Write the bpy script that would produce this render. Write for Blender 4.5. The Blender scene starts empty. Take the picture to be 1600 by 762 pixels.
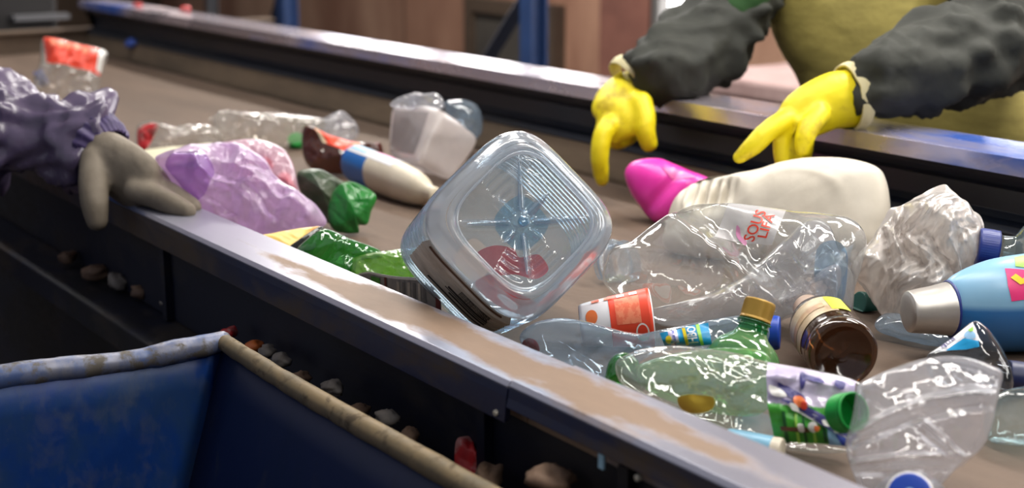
import bpy, math, random
import numpy as np
from mathutils import Vector, Matrix

S = bpy.context.scene
COL = S.collection
BZ = 0.9                      # height of the belt above the floor
# ------------------------------------------------------------------ camera model (50 mm lens, 1.35 m above the floor)
FPX = 2222.0
PITCH = math.atan2(541.0, FPX); CP, SP = math.cos(PITCH), math.sin(PITCH)
YAW = math.radians(35.48); SY, CY = math.sin(YAW), math.cos(YAW)
CAM = np.array([0.0, 0.0, BZ + 0.45])
Fv = np.array([-CY, SY, 0.0]); Rv = np.array([SY, CY, 0.0]); Zv = np.array([0.0, 0.0, 1.0])

def ray(u, v):
    a = u - 800.0; b = 381.0 - v
    return Rv * a + Fv * (FPX * CP + b * SP) + Zv * (-FPX * SP + b * CP)
def at(u, v, z):              # point at height z above the belt
    r = ray(u, v); return CAM + r * ((z - 0.45) / r[2])
def P(u, v, d):               # point at distance d along the optical axis
    return CAM + ray(u, v) * (d / FPX)
def pxm(d): return d / FPX    # metres per pixel at a distance

# ------------------------------------------------------------------ noise
def _h(ix, iy, iz, s):
    n = (ix * 374761393 + iy * 668265263 + iz * 2147483647 + s * 974634211) & 0xFFFFFFFF
    n = ((n ^ (n >> 13)) * 1274126177) & 0xFFFFFFFF
    n = ((n ^ (n >> 16)) * 2246822519) & 0xFFFFFFFF
    return ((n ^ (n >> 15)) & 0xFFFFFF) / 8388607.5 - 1.0
def vn(p, seed=0):
    p = np.asarray(p, float); i = np.floor(p).astype(np.int64); f = p - i; f = f * f * (3 - 2 * f)
    x, y, z = i[..., 0], i[..., 1], i[..., 2]; fx, fy, fz = f[..., 0], f[..., 1], f[..., 2]
    r = 0
    for dx in (0, 1):
        for dy in (0, 1):
            for dz in (0, 1):
                w = (fx if dx else 1 - fx) * (fy if dy else 1 - fy) * (fz if dz else 1 - fz)
                r = r + w * _h(x + dx, y + dy, z + dz, seed)
    return r
def fbm(p, seed=0, o=3):
    r = 0; a = 1.0
    for k in range(o): r = r + a * vn(p * (2 ** k) + 17.3 * k, seed + k); a *= 0.5
    return r
def crease(p, freq, seed, K=6):
    """folded-foil relief: a sum of warped triangle waves with straight sharp creases"""
    rg = np.random.RandomState(seed); out = np.zeros(p.shape[:-1])
    w = np.stack([vn(p * freq * 0.6 + 5.1, seed + 1), vn(p * freq * 0.6 + 9.7, seed + 2), vn(p * freq * 0.6 + 2.2, seed + 3)], -1)
    for k in range(K):
        d = rg.normal(size=3); d /= np.linalg.norm(d); fk = freq * (0.6 + 1.6 * k / K)
        t = (p + w * 0.45 / freq) @ d * fk + rg.rand(); t = np.abs(2 * (t - np.floor(t)) - 1)
        m = 0.5 + 0.5 * vn(p * freq * 0.5 + 31.0 * k, seed + 10 + k)
        out += (t - 0.5) * m * freq / fk
    return out / math.sqrt(K)
def unit(v): v = np.asarray(v, float); return v / (np.linalg.norm(v) + 1e-12)
def catmull(pts, n, closed=False):
    pts = np.asarray(pts, float); m = len(pts); out = []
    segs = m if closed else m - 1
    for i in range(segs):
        if closed: a, b, c, d = pts[(i - 1) % m], pts[i], pts[(i + 1) % m], pts[(i + 2) % m]
        else: a, b, c, d = pts[max(i - 1, 0)], pts[i], pts[i + 1], pts[min(i + 2, m - 1)]
        for k in range(n):
            t = k / n
            out.append(0.5 * (2 * b + (c - a) * t + (2 * a - 5 * b + 4 * c - d) * t * t + (3 * b - a - 3 * c + d) * t ** 3))
    if not closed: out.append(pts[-1])
    return np.array(out)

# ------------------------------------------------------------------ objects
def thing(name, label, cat, loc, group=None):
    o = bpy.data.objects.new(name, None); COL.objects.link(o)
    o.location = Vector([float(x) for x in loc]); o.empty_display_size = 0.05
    o['label'] = label; o['category'] = cat
    if group: o['group'] = group
    return o
def world_loc(o):
    l = np.array(o.location)
    while o.parent is not None: o = o.parent; l = l + np.array(o.location)
    return l
def mesh_obj(name, verts, faces, mat, parent=None, smooth=True, origin=None, label=None):
    verts = np.asarray(verts, float)
    if parent is not None: off = world_loc(parent)
    elif origin is not None: off = np.asarray(origin, float)
    else: off = np.array([(verts[:, 0].min() + verts[:, 0].max()) / 2, (verts[:, 1].min() + verts[:, 1].max()) / 2, verts[:, 2].min()])
    me = bpy.data.meshes.new(name)
    me.from_pydata([tuple(v) for v in (verts - off)], [], [tuple(int(i) for i in f) for f in faces])
    me.materials.append(mat)
    if smooth: me.shade_smooth()
    me.update()
    o = bpy.data.objects.new(name, me); COL.objects.link(o)
    if parent is not None: o.parent = parent
    else: o.location = Vector(off.tolist())
    if label: o['label'] = label
    return o
def tag(o, label, cat, group=None):
    o['label'] = label; o['category'] = cat
    if group: o['group'] = group
    return o
def structure(o): o['kind'] = 'structure'; return o
class MB:
    def __init__(s): s.v = []; s.f = []; s.n = 0
    def add(s, v, f):
        v = np.asarray(v, float); s.v.append(v); s.f += [[int(i) + s.n for i in q] for q in f]; s.n += len(v); return s
    def box(s, lo, hi, bev=0.0):
        x0, y0, z0 = lo; x1, y1, z1 = hi
        v = [(x, y, z) for x in (x0, x1) for y in (y0, y1) for z in (z0, z1)]
        return s.add(v, [(0, 1, 3, 2), (4, 6, 7, 5), (0, 4, 5, 1), (2, 3, 7, 6), (0, 2, 6, 4), (1, 5, 7, 3)])
    def grid(s, g, wrap=False, cap0=False, cap1=False):
        v, f = grid_faces(g, wrap, cap0, cap1); return s.add(v, f)
    def build(s, name, mat, parent=None, smooth=True, **k):
        return mesh_obj(name, np.concatenate(s.v), s.f, mat, parent, smooth, **k)
def grid_faces(g, wrap=False, cap0=False, cap1=False):
    m, n = g.shape[:2]; v = g.reshape(-1, 3); f = []
    for i in range(m - 1):
        for j in range(n if wrap else n - 1):
            k = (j + 1) % n; f.append((i * n + j, i * n + k, (i + 1) * n + k, (i + 1) * n + j))
    v = list(v)
    if cap0:
        c = len(v); v.append(g[0].mean(0)); f += [(c, (j + 1) % n, j) for j in range(n)]
    if cap1:
        c = len(v); v.append(g[-1].mean(0)); b = (m - 1) * n; f += [(c, b + j, b + (j + 1) % n) for j in range(n)]
    return np.array(v), f
def extrude_profile(prof, x0, x1, nx=2, jitter=None):
    """closed (y, z) profile drawn out along X"""
    xs = np.linspace(x0, x1, nx); g = np.array([[(x, y, z + BZ) for (y, z) in prof] for x in xs])
    return g
def bevel_mod(o, w=0.002, seg=2):
    m = o.modifiers.new('bevel', 'BEVEL'); m.width = w; m.segments = seg; m.limit_method = 'ANGLE'; return o

# ------------------------------------------------------------------ sweeps and lathes
def sweep(path, n=24, caps=True, sub=8, up=(0, 0, 1)):
    """path: list of (point, rx, ry); returns grid (m, n, 3)"""
    pts = np.array([np.asarray(p[0], float) for p in path]); rx = np.array([p[1] for p in path], float); ry = np.array([(p[2] if len(p) > 2 else p[1]) for p in path], float)
    A = catmull(np.column_stack([pts, rx, ry]), sub); c, rx, ry = A[:, :3], np.abs(A[:, 3]), np.abs(A[:, 4])
    T = np.gradient(c, axis=0); T /= np.linalg.norm(T, axis=1)[:, None] + 1e-9
    rows = []; e = unit(np.cross(np.cross(T[0], up), T[0])) if abs(T[0] @ np.array(up)) < .98 else unit(np.cross(T[0], (1, 0, 0)))
    th = np.linspace(0, 2 * math.pi, n, endpoint=False)
    for i in range(len(c)):
        e = unit(e - T[i] * (e @ T[i])); b = np.cross(T[i], e)
        rows.append(c[i] + np.outer(np.cos(th) * rx[i], e) + np.outer(np.sin(th) * ry[i], b))
    if caps:
        def cap(i, sgn):
            out = []; rr = 0.5 * (rx[i] + ry[i])
            for k in (0.35, 0.7, 0.9, 0.99):
                s_ = math.sqrt(1 - k * k); out.append(c[i] + T[i] * sgn * k * rr * 0.9 + (rows[i] - c[i]) * s_)
            return out
        c0 = cap(0, -1); c1 = cap(len(c) - 1, 1); rows = c0[::-1] + rows + c1
    return np.array(rows)
def frame_of(axis, roll=0.0, up=(0, 0, 1)):
    a = unit(axis); up = np.asarray(up, float)
    if abs(a @ up) > .97: up = np.array([1.0, 0, 0]) if abs(a[0]) < .8 else np.array([0, 1.0, 0])
    e1 = unit(up - a * (a @ up)); e2 = np.cross(a, e1)
    c, s = math.cos(roll), math.sin(roll)
    return e1 * c + e2 * s, e2 * c - e1 * s, a      # local x, y, z axes
class Lathe:
    """surface of revolution along an axis, optionally squared, squashed, dented"""
    def __init__(s, base, axis, prof, roll=0.0, sq=None, flat=1.0, ribs=None, deform=None, n=72, sub=5, up=(0, 0, 1)):
        s.O = np.asarray(base, float); s.ex, s.ey, s.ez = frame_of(axis, roll, up)
        s.prof = catmull(np.array(prof, float), sub) if sub > 1 else np.array(prof, float)
        d = np.linalg.norm(np.diff(s.prof, axis=0), axis=1); s.t = np.concatenate([[0], np.cumsum(d)]); s.t /= s.t[-1]
        s.sq, s.flat, s.ribs, s.deform, s.n = sq, flat, ribs, deform, n
    def pt(s, th, t, lift=0.0):
        th = np.asarray(th, float); t = np.asarray(t, float)
        r = np.interp(t, s.t, s.prof[:, 0]); z = np.interp(t, s.t, s.prof[:, 1])
        if s.ribs is not None: r = r + s.ribs(th, z, r)
        k = 1.0
        if s.sq:
            c, q = np.abs(np.cos(th)), np.abs(np.sin(th)); k = (c ** s.sq + q ** s.sq) ** (-1.0 / s.sq)
        x = (r + lift) * k * np.cos(th); y = (r + lift) * k * np.sin(th) * s.flat
        L = np.stack([x, y, z * np.ones_like(x)], -1)
        if s.deform is not None: L = s.deform(L)
        return s.O + L[..., :1] * s.ex + L[..., 1:2] * s.ey + L[..., 2:3] * s.ez
    def grid(s, t0=0.0, t1=1.0, lift=0.0):
        tt = s.t[(s.t > t0 + 1e-6) & (s.t < t1 - 1e-6)]; tt = np.concatenate([[t0], tt, [t1]])
        TH, TT = np.meshgrid(np.linspace(0, 2 * math.pi, s.n, endpoint=False), tt); return s.pt(TH, TT, lift)
    def patch(s, th0, th1, t0, t1, nu=24, nv=24, lift=0.0006):
        TH, TT = np.meshgrid(np.linspace(th0, th1, nu), np.linspace(t0, t1, nv)); return s.pt(TH, TT, lift)
    def tz(s, z):             # t of an axial position
        return float(np.interp(z, s.prof[:, 1], s.t))
    def build(s, name, mat, parent, t0=0.0, t1=1.0, cap0=False, cap1=False, lift=0.0, **k):
        v, f = grid_faces(s.grid(t0, t1, lift), True, cap0, cap1); clampz(v); return mesh_obj(name, v, f, mat, parent, **k)
def clampz(v, lo=0.0015, hi=None):
    v[:, 2] = np.where(v[:, 2] < BZ + lo, BZ + lo + 0.02 * np.clip(v[:, 2] - BZ - lo, -0.02, 0) , v[:, 2]); return v

# ------------------------------------------------------------------ a soft body with a given outline: two sheets that bulge either side of a plane standing in the scene
class Pillow:
    def __init__(s, px, base, lean, T, Tb=None, yaw=0.0, cr=(0, 12), fine=0.0, seed=1, edge=0.5, ribs=None, sag=None, floor=0.0015, smooth=6, inplane=0.0, center=None, rag=0.0):
        s.O = at(*base); hc = unit(-(s.O - CAM) * np.array([1, 1, 0]))
        c_, s_ = math.cos(math.radians(yaw)), math.sin(math.radians(yaw)); hc = np.array([hc[0] * c_ - hc[1] * s_, hc[0] * s_ + hc[1] * c_, 0])
        l = math.radians(lean); s.n = hc * math.cos(l) + Zv * math.sin(l); s.ex = unit(np.cross(Zv, hc)); s.ey = np.cross(s.n, s.ex)
        s.T, s.Tb = T, (T if Tb is None else Tb); s.cr, s.fine, s.seed, s.edge, s.ribs, s.sag, s.floor, s.inplane = cr, fine, seed, edge, ribs, sag, floor, inplane
        q = catmull(np.array([s.pl(*p) for p in px]), smooth, closed=True)
        s.c = s.pl(*center) if center else q.mean(0)
        d = q - s.c; an = np.arctan2(d[:, 1], d[:, 0]); ra = np.hypot(d[:, 0], d[:, 1]); o = np.argsort(an)
        s.an = np.concatenate([an[o] - 2 * math.pi, an[o], an[o] + 2 * math.pi]); s.ra = np.tile(ra[o], 3)
        if rag:
            ca_, sa_ = np.cos(s.an), np.sin(s.an); pp = np.stack([ca_ * 4, sa_ * 4, 0 * ca_], -1)
            s.ra = s.ra * (1 + rag * (vn(pp, seed) + .8 * crease(pp, 1.2, seed + 3)))
        s.R = ra.mean()
    def pl(s, u, v):
        r = ray(u, v); t = ((s.O - CAM) @ s.n) / (r @ s.n); w = CAM + r * t - s.O
        return np.array([w @ s.ex, w @ s.ey])
    def out(s, th): return np.interp(th, s.an, s.ra)
    def surf(s, x, y, side=1, lift=0.0):
        dx, dy = x - s.c[0], y - s.c[1]; th = np.arctan2(dy, dx); r = np.clip(np.hypot(dx, dy) / s.out(th), 0, 1)
        e = np.clip(1 - r ** 2, 0, 1) ** s.edge
        h = (s.T if side > 0 else -s.Tb) * e
        p3 = np.stack([x, y, np.full_like(x, 0.37 * side)], -1)
        a, fq = s.cr
        env = np.clip(1 - r ** 6, 0, 1)
        if a: h = h + a * crease(p3, fq, s.seed + (0 if side > 0 else 50)) * env
        if s.fine: h = h + s.fine * crease(p3, fq * 2.7, s.seed + 7 + (0 if side > 0 else 50), 5) * env
        if s.ribs is not None: h = h + s.ribs(x - s.c[0], y - s.c[1], r) * (1 if side > 0 else -1)
        h = h + lift
        X, Y = x, y
        if s.inplane:
            X = x + s.inplane * vn(p3 * fq * 1.5 + 3.3, s.seed + 21); Y = y + s.inplane * vn(p3 * fq * 1.5 + 8.3, s.seed + 22)
        w = s.O + X[..., None] * s.ex + Y[..., None] * s.ey + h[..., None] * s.n
        if s.sag is not None: w = s.sag(w)
        lo = BZ + s.floor + (0.0012 if side > 0 else 0.0) + lift
        w[..., 2] = np.where(w[..., 2] < lo, lo + 0.01 * np.clip(w[..., 2] - lo, -0.05, 0), w[..., 2])
        return w
    def mesh(s, nr=46, nt=150, back=True):
        th = np.linspace(-math.pi, math.pi, nt, endpoint=False); rr = np.sin(np.linspace(0.03, 1, nr) * math.pi / 2)
        R, TH = np.meshgrid(rr, th, indexing='ij'); o = s.out(TH)
        x = s.c[0] + R * o * np.cos(TH); y = s.c[1] + R * o * np.sin(TH)
        gf = s.surf(x, y, 1)
        if not back:
            v, f = grid_faces(gf, True, True, False); return v, f
        gb = s.surf(x, y, -1)[::-1]; gb[0] = gf[-1]
        g = np.concatenate([gf, gb[1:]], 0); return grid_faces(g, True, True, True)
    def build(s, name, mat, parent=None, nr=46, nt=150, back=True, **k):
        v, f = s.mesh(nr, nt, back); return mesh_obj(name, v, f, mat, parent, **k)
    def quad(s, q, n=24, lift=0.0009, side=1):
        """a grid over a quadrilateral of directions given as picture points tl, tr, br, bl"""
        a, b, c, d = [s.pl(*p) for p in q]; U, V = np.meshgrid(np.linspace(0, 1, n), np.linspace(0, 1, n))
        U, V = U[..., None], V[..., None]; p = (a * (1 - U) + b * U) * (1 - V) + (d * (1 - U) + c * U) * V
        return s.surf(p[..., 0], p[..., 1], side, lift)
    def patch(s, name, q, mat, parent, n=24, lift=0.0009, **k):
        v, f = grid_faces(s.quad(q, n, lift)); return mesh_obj(name, v, f, mat, parent, **k)
    def text(s, name, txt, q, mat, parent, lift=0.0016, **k):
        a, b, c, d = [s.pl(*p) for p in q]; v, f = glyphs(txt); U, V = v[:, :1], 1 - v[:, 1:2]
        p = (a * (1 - U) + b * U) * (1 - V) + (d * (1 - U) + c * U) * V
        return mesh_obj(name, s.surf(p[:, 0], p[:, 1], 1, lift), f, mat, parent, **k)
    def shape(s, name, pts, mat, parent, lift=0.0016, sm=4, nr=5, **k):
        """a filled outline of picture points lying on the front sheet"""
        q = catmull(np.array([s.pl(*p) for p in pts]), sm, closed=True) if sm > 1 else np.array([s.pl(*p) for p in pts])
        c = q.mean(0); rr = np.linspace(0.02, 1, nr)[:, None, None]; g = c + (q - c)[None] * rr
        v, f = grid_faces(s.surf(g[..., 0], g[..., 1], 1, lift), True, True); return mesh_obj(name, v, f, mat, parent, **k)
def glyphs(txt, res=3):
    cu = bpy.data.curves.new('lettering', 'FONT'); cu.body = txt; cu.resolution_u = res; cu.offset = 0.012
    o = bpy.data.objects.new('lettering', cu); COL.objects.link(o); dg = bpy.context.evaluated_depsgraph_get()
    ev = o.evaluated_get(dg); me = ev.to_mesh()
    v = np.array([tuple(x.co)[:2] for x in me.vertices]); f = [tuple(p.vertices) for p in me.polygons]
    ev.to_mesh_clear(); bpy.data.objects.remove(o); bpy.data.curves.remove(cu)
    v -= v.min(0); v /= v.max(0); return v, f

# ------------------------------------------------------------------ continuous bodies grown from limb chains
def grow(chains, voxel=0.006, smooth=6, n=20, fac=0.5):
    mb = MB()
    for c in chains: mb.grid(sweep(c, n=n, sub=6), True, True, True)
    v = np.concatenate(mb.v); me = bpy.data.meshes.new('tmp'); me.from_pydata([tuple(x) for x in v], [], mb.f)
    o = bpy.data.objects.new('tmp', me); COL.objects.link(o)
    m = o.modifiers.new('r', 'REMESH'); m.mode = 'VOXEL'; m.voxel_size = voxel
    m = o.modifiers.new('s', 'SMOOTH'); m.factor = fac; m.iterations = smooth
    dg = bpy.context.evaluated_depsgraph_get(); ev = o.evaluated_get(dg); em = ev.to_mesh()
    V = np.array([tuple(x.co) for x in em.vertices]); N = np.array([tuple(x.normal) for x in em.vertices]); F = [tuple(p.vertices) for p in em.polygons]
    ev.to_mesh_clear(); bpy.data.objects.remove(o); bpy.data.meshes.remove(me)
    return V, N, F
# ------------------------------------------------------------------ materials
def srgb(r, g, b):
    f = lambda c: (c / 255 / 12.92) if c / 255 <= 0.04045 else ((c / 255 + 0.055) / 1.055) ** 2.4
    return (f(r), f(g), f(b), 1.0)
class NT:
    def __init__(s, name):
        s.m = bpy.data.materials.new(name); s.m.use_nodes = True; s.t = s.m.node_tree; s.t.nodes.clear(); s.out = s.t.nodes.new('ShaderNodeOutputMaterial')
    def n(s, typ, **k):
        d = s.t.nodes.new(typ)
        for a, b in k.items(): setattr(d, a, b)
        return d
    def l(s, a, b): s.t.links.new(a, b)
    def val(s, sock, x):
        if hasattr(x, 'is_linked') or isinstance(x, bpy.types.NodeSocket): s.l(x, sock)
        else: sock.default_value = x
    def noise(s, scale=5, detail=4, rough=0.55, stretch=None, coord='Object', dist=0.0):
        tc = s.n('ShaderNodeTexCoord'); mp = s.n('ShaderNodeMapping'); s.l(tc.outputs[coord], mp.inputs[0])
        if stretch: mp.inputs['Scale'].default_value = stretch
        t = s.n('ShaderNodeTexNoise'); t.inputs['Scale'].default_value = scale; t.inputs['Detail'].default_value = detail; t.inputs['Roughness'].default_value = rough; t.inputs['Distortion'].default_value = dist
        s.l(mp.outputs[0], t.inputs['Vector']); return t.outputs['Fac']
    def ramp(s, fac, stops):
        r = s.n('ShaderNodeValToRGB'); s.val(r.inputs[0], fac); e = r.color_ramp.elements
        while len(e) < len(stops): e.new(0.5)
        for i, (p, c) in enumerate(stops): e[i].position = p; e[i].color = c if len(c) == 4 else (*c, 1)
        return r.outputs['Color']
    def math(s, op, a, b=0.0, clamp=False):
        d = s.n('ShaderNodeMath', operation=op, use_clamp=clamp); s.val(d.inputs[0], a); s.val(d.inputs[1], b); return d.outputs[0]
    def mix(s, fac, a, b, mode='MIX'):
        d = s.n('ShaderNodeMix', data_type='RGBA', blend_type=mode); s.val(d.inputs[0], fac); s.val(d.inputs[6], a); s.val(d.inputs[7], b); return d.outputs[2]
    def bump(s, h, strength=0.3, dist=0.002):
        b = s.n('ShaderNodeBump'); b.inputs['Strength'].default_value = strength; b.inputs['Distance'].default_value = dist; s.l(h, b.inputs['Height']); return b.outputs['Normal']
    def mixs(s, fac, a, b):
        d = s.n('ShaderNodeMixShader'); s.val(d.inputs[0], fac); s.l(a, d.inputs[1]); s.l(b, d.inputs[2]); return d.outputs[0]
    def done(s, sh): s.l(sh, s.out.inputs['Surface']); return s.m
def solid(name, col, rough=0.5, metal=0.0, col2=None, nscale=8, bump=0.0, bscale=60, spec=0.5, sss=0.0, lo=0.4, hi=0.65, stretch=None, coat=0.0, rough2=None):
    t = NT(name); p = t.n('ShaderNodeBsdfPrincipled')
    if col2 is not None:
        nz = t.noise(nscale, 5, 0.6, stretch); t.l(t.ramp(nz, [(lo, col), (hi, col2)]), p.inputs['Base Color'])
        if rough2 is not None: t.l(t.ramp(nz, [(lo, (rough,) * 3), (hi, (rough2,) * 3)]), p.inputs['Roughness'])
    else: p.inputs['Base Color'].default_value = col
    if rough2 is None: p.inputs['Roughness'].default_value = rough
    p.inputs['Metallic'].default_value = metal; p.inputs['Specular IOR Level'].default_value = spec
    p.inputs['Coat Weight'].default_value = coat
    if sss: p.inputs['Subsurface Weight'].default_value = sss; p.inputs['Subsurface Radius'].default_value = (0.01, 0.01, 0.01)
    if bump: t.l(t.bump(t.noise(bscale, 4, 0.6), bump, 0.003), p.inputs['Normal'])
    return t.done(p.outputs[0])
def film(name, tint=(0.93, 0.95, 0.96, 1), milk=0.06, milkcol=(0.85, 0.86, 0.88, 1), f0=0.07, power=3.0, rough=0.06, bump=0.15, bscale=35, edge=None, haze=None):
    """thin clear plastic: lets light straight through, reflects more at grazing angles, a little haze; the wall is longer to look through edge-on, so it tints there"""
    t = NT(name); lw = t.n('ShaderNodeLayerWeight'); lw.inputs['Blend'].default_value = 0.5
    nz = t.noise(bscale, 3, 0.55, dist=0.6); nm = t.bump(nz, bump, 0.004) if bump else None
    fc = lw.outputs['Facing']
    fr = t.math('ADD', t.math('MULTIPLY', t.math('POWER', fc, power), 0.85 - f0), f0, True)
    tr = t.n('ShaderNodeBsdfTransparent'); ed = edge or tuple(c ** 2.2 for c in tint[:3]) + (1,)
    t.l(t.mix(t.math('POWER', fc, 1.6), tint, ed), tr.inputs[0])
    df = t.n('ShaderNodeBsdfDiffuse'); df.inputs[0].default_value = milkcol; tl = t.n('ShaderNodeBsdfTranslucent'); tl.inputs[0].default_value = milkcol
    body = t.mixs(0.45, df.outputs[0], tl.outputs[0])
    mk = t.math('ADD', milk, t.math('MULTIPLY', t.math('POWER', fc, 2.0), milk * 1.5 + 0.03), True)
    if haze:
        hz = t.noise(haze[0], 4, 0.6); mk = t.math('ADD', mk, t.math('MULTIPLY', t.math('SUBTRACT', hz, 0.45), haze[1]), True)
    base = t.mixs(mk, tr.outputs[0], body)
    gl = t.n('ShaderNodeBsdfGlossy'); gl.inputs['Roughness'].default_value = rough
    if nm is not None: t.l(nm, gl.inputs['Normal'])
    return t.done(t.mixs(fr, base, gl.outputs[0]))
def emit(name, col, strength):
    t = NT(name); e = t.n('ShaderNodeEmission'); e.inputs[0].default_value = col; e.inputs[1].default_value = strength; return t.done(e.outputs[0])
def worn(name, paint, steel, dust, rough=0.35, dscale=3.0, stretch=(1, 1, 1), plo=0.42, phi=0.55, dlo=0.5, dhi=0.62, metal=0.6, dustamt=1.0):
    """painted steel worn to bare metal, with dry dirt lying in patches"""
    t = NT(name); p = t.n('ShaderNodeBsdfPrincipled')
    a = t.noise(dscale, 6, 0.62, stretch); b = t.noise(dscale * 2.3, 6, 0.65, stretch, dist=0.3)
    w = t.ramp(a, [(plo, (0, 0, 0)), (phi, (1, 1, 1))]); d = t.math('MULTIPLY', t.ramp(b, [(dlo, (0, 0, 0)), (dhi, (1, 1, 1))]), dustamt)
    c = t.mix(d, t.mix(w, paint, steel), dust); t.l(c, p.inputs['Base Color'])
    nd = t.math('SUBTRACT', 1.0, d); t.l(t.math('MULTIPLY', t.math('MULTIPLY', w, metal), nd), p.inputs['Metallic'])
    t.l(t.math('ADD', rough, t.math('MULTIPLY', d, 0.4)), p.inputs['Roughness'])
    t.l(t.bump(t.noise(40, 5, 0.6), 0.12, 0.002), p.inputs['Normal'])
    return t.done(p.outputs[0])

M = {}
M['belt'] = solid('dusty rubber belt', srgb(90, 74, 62), 0.75, col2=srgb(108, 89, 75), nscale=7, stretch=(0.25, 1.6, 1), bump=0.25, bscale=90, lo=0.35, hi=0.7)
M['skirt'] = solid('dirty rubber skirt', srgb(84, 72, 58), 0.7, col2=srgb(108, 92, 74), nscale=9, stretch=(0.3, 1, 1), bump=0.2)
def rail_top(name, x0, x1):
    '''steel worn bright, blue paint left at one end, dry brown dirt along the middle of the flange'''
    t = NT(name); p = t.n('ShaderNodeBsdfPrincipled'); tc = t.n('ShaderNodeTexCoord'); sx = t.n('ShaderNodeSeparateXYZ'); t.l(tc.outputs['Object'], sx.inputs[0])
    y = t.math('ABSOLUTE', t.math('ADD', sx.outputs[1], 0.420)); n1 = t.noise(9, 6, .65, (.5, 1.6, 1)); n2 = t.noise(40, 5, .6, (.4, 1, 1))
    band = t.math('SUBTRACT', 1.22, t.math('DIVIDE', y, 0.030)); ends = t.math('MINIMUM', t.math('MULTIPLY', t.math('SUBTRACT', sx.outputs[0], x0), 4.0), t.math('MULTIPLY', t.math('SUBTRACT', x1, sx.outputs[0]), 4.0)); ends = t.math('MINIMUM', ends, 0.25)
    d = t.math('ADD', t.math('ADD', band, ends), t.math('ADD', t.math('MULTIPLY', t.math('SUBTRACT', n1, .5), 2.6), t.math('MULTIPLY', t.math('SUBTRACT', n2, .5), 1.2)))
    d = t.ramp(d, [(.35, (0, 0, 0)), (.85, (1, 1, 1))])
    blue = t.ramp(t.math('ADD', t.math('MULTIPLY', t.math('SUBTRACT', x0 - .43, sx.outputs[0]), 3.0), n1), [(.45, (0, 0, 0)), (.75, (1, 1, 1))])
    c = t.mix(d, t.mix(blue, srgb(158, 158, 172), srgb(74, 108, 172)), t.mix(n2, srgb(146, 120, 98), srgb(116, 94, 76)))
    t.l(c, p.inputs['Base Color']); t.l(t.math('MULTIPLY', t.math('SUBTRACT', 1.0, d), .55), p.inputs['Metallic']); t.l(t.math('ADD', .30, t.math('MULTIPLY', d, .32)), p.inputs['Roughness'])
    t.l(t.bump(n2, .12, .002), p.inputs['Normal']); return t.done(p.outputs[0])
M['rail_near'] = rail_top('worn rail top', .10, 3.0)
M['rail_dirty'] = rail_top('dirt caked rail top', -.5, .64)
M['rail_side'] = worn('dark blue rail side', srgb(12, 18, 38), srgb(26, 24, 26), srgb(40, 32, 26), 0.5, 3.0, (0.4, 1, 1), 0.45, 0.6, 0.5, 0.7, 0.2)
M['rail_far'] = worn('far rail top', srgb(60, 92, 170), srgb(205, 195, 205), srgb(160, 138, 128), 0.22, 2.6, (0.35, 1, 1), 0.36, 0.46, 0.55, 0.68, 0.75)
M['lip'] = worn('dark rail lip', srgb(22, 30, 62), srgb(64, 56, 52), srgb(74, 60, 48), 0.4, 5.0, (0.4, 1, 1), 0.42, 0.58, 0.46, 0.62, 0.3)
M['channel'] = worn('dark channel steel', srgb(24, 30, 44), srgb(44, 46, 54), srgb(60, 56, 50), 0.38, 2.0, (0.2, 1, 1), 0.45, 0.6, 0.55, 0.75, 0.3)
M['frame_dark'] = worn('dirty dark frame', srgb(12, 18, 40), srgb(24, 24, 28), srgb(52, 42, 34), 0.55, 5.0, (0.6, 1, 1), 0.45, 0.6, 0.5, 0.68, 0.2)
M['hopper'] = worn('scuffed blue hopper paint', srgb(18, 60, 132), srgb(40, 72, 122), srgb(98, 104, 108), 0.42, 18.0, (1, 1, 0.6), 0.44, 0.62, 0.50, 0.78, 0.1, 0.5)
M['hopper_shaded'] = worn('hopper paint scratched', srgb(8, 26, 66), srgb(14, 30, 62), srgb(44, 48, 56), 0.5, 11.0, (1, 1, 0.4), 0.48, 0.66, 0.60, 0.8, 0.1, 0.5)  # darker copy of the hopper blue, shade of the unlit walls painted in
M['rim_blue'] = worn('worn blue rim pipe', srgb(72, 90, 132), srgb(122, 124, 138), srgb(92, 86, 78), 0.36, 22.0, (1, 1, 1), 0.4, 0.55, 0.5, 0.6, 0.3)
M['rim_tan'] = worn('dusty rim pipe', srgb(100, 88, 66), srgb(126, 108, 78), srgb(74, 62, 46), 0.6, 26.0, (1, 1, 1), 0.4, 0.6, 0.55, 0.7, 0.1)
M['bolt'] = solid('pale bolt', srgb(205, 198, 180), 0.4, 0.3)
M['slot'] = solid('pale blue slot light', srgb(165, 205, 225), 0.35)
M['concrete'] = solid('hall floor concrete', srgb(70, 62, 56), 0.8, col2=srgb(90, 80, 72), nscale=3)
M['post'] = solid('blue steel post', srgb(44, 70, 118), 0.5, 0.0, srgb(34, 54, 92), 3)
M['grey_post'] = solid('grey steel post', srgb(84, 86, 92), 0.5)
M['clear'] = film('clear plastic')
M['clear2'] = film('clear wrinkled plastic', (0.95, 0.96, 0.95, 1), 0.13, (0.9, 0.9, 0.9, 1), f0=0.14, rough=0.07, bump=0.2, bscale=18, haze=(7, 0.22))
M['clear_milky'] = film('milky clear plastic', (0.93, 0.94, 0.96, 1), 0.24, (0.86, 0.86, 0.92, 1), f0=0.12, rough=0.10, bump=0.15, bscale=18, haze=(9, 0.12))
M['clear_dirty'] = film('dusty clear plastic', (0.9, 0.88, 0.85, 1), 0.22, (0.75, 0.72, 0.68, 1), f0=0.08, rough=0.12, bump=0.3, haze=(14, 0.4))
M['clear_dark'] = film('grey clear plastic', (0.72, 0.75, 0.78, 1), 0.05, (0.4, 0.42, 0.45, 1), f0=0.07, rough=0.07)
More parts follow.
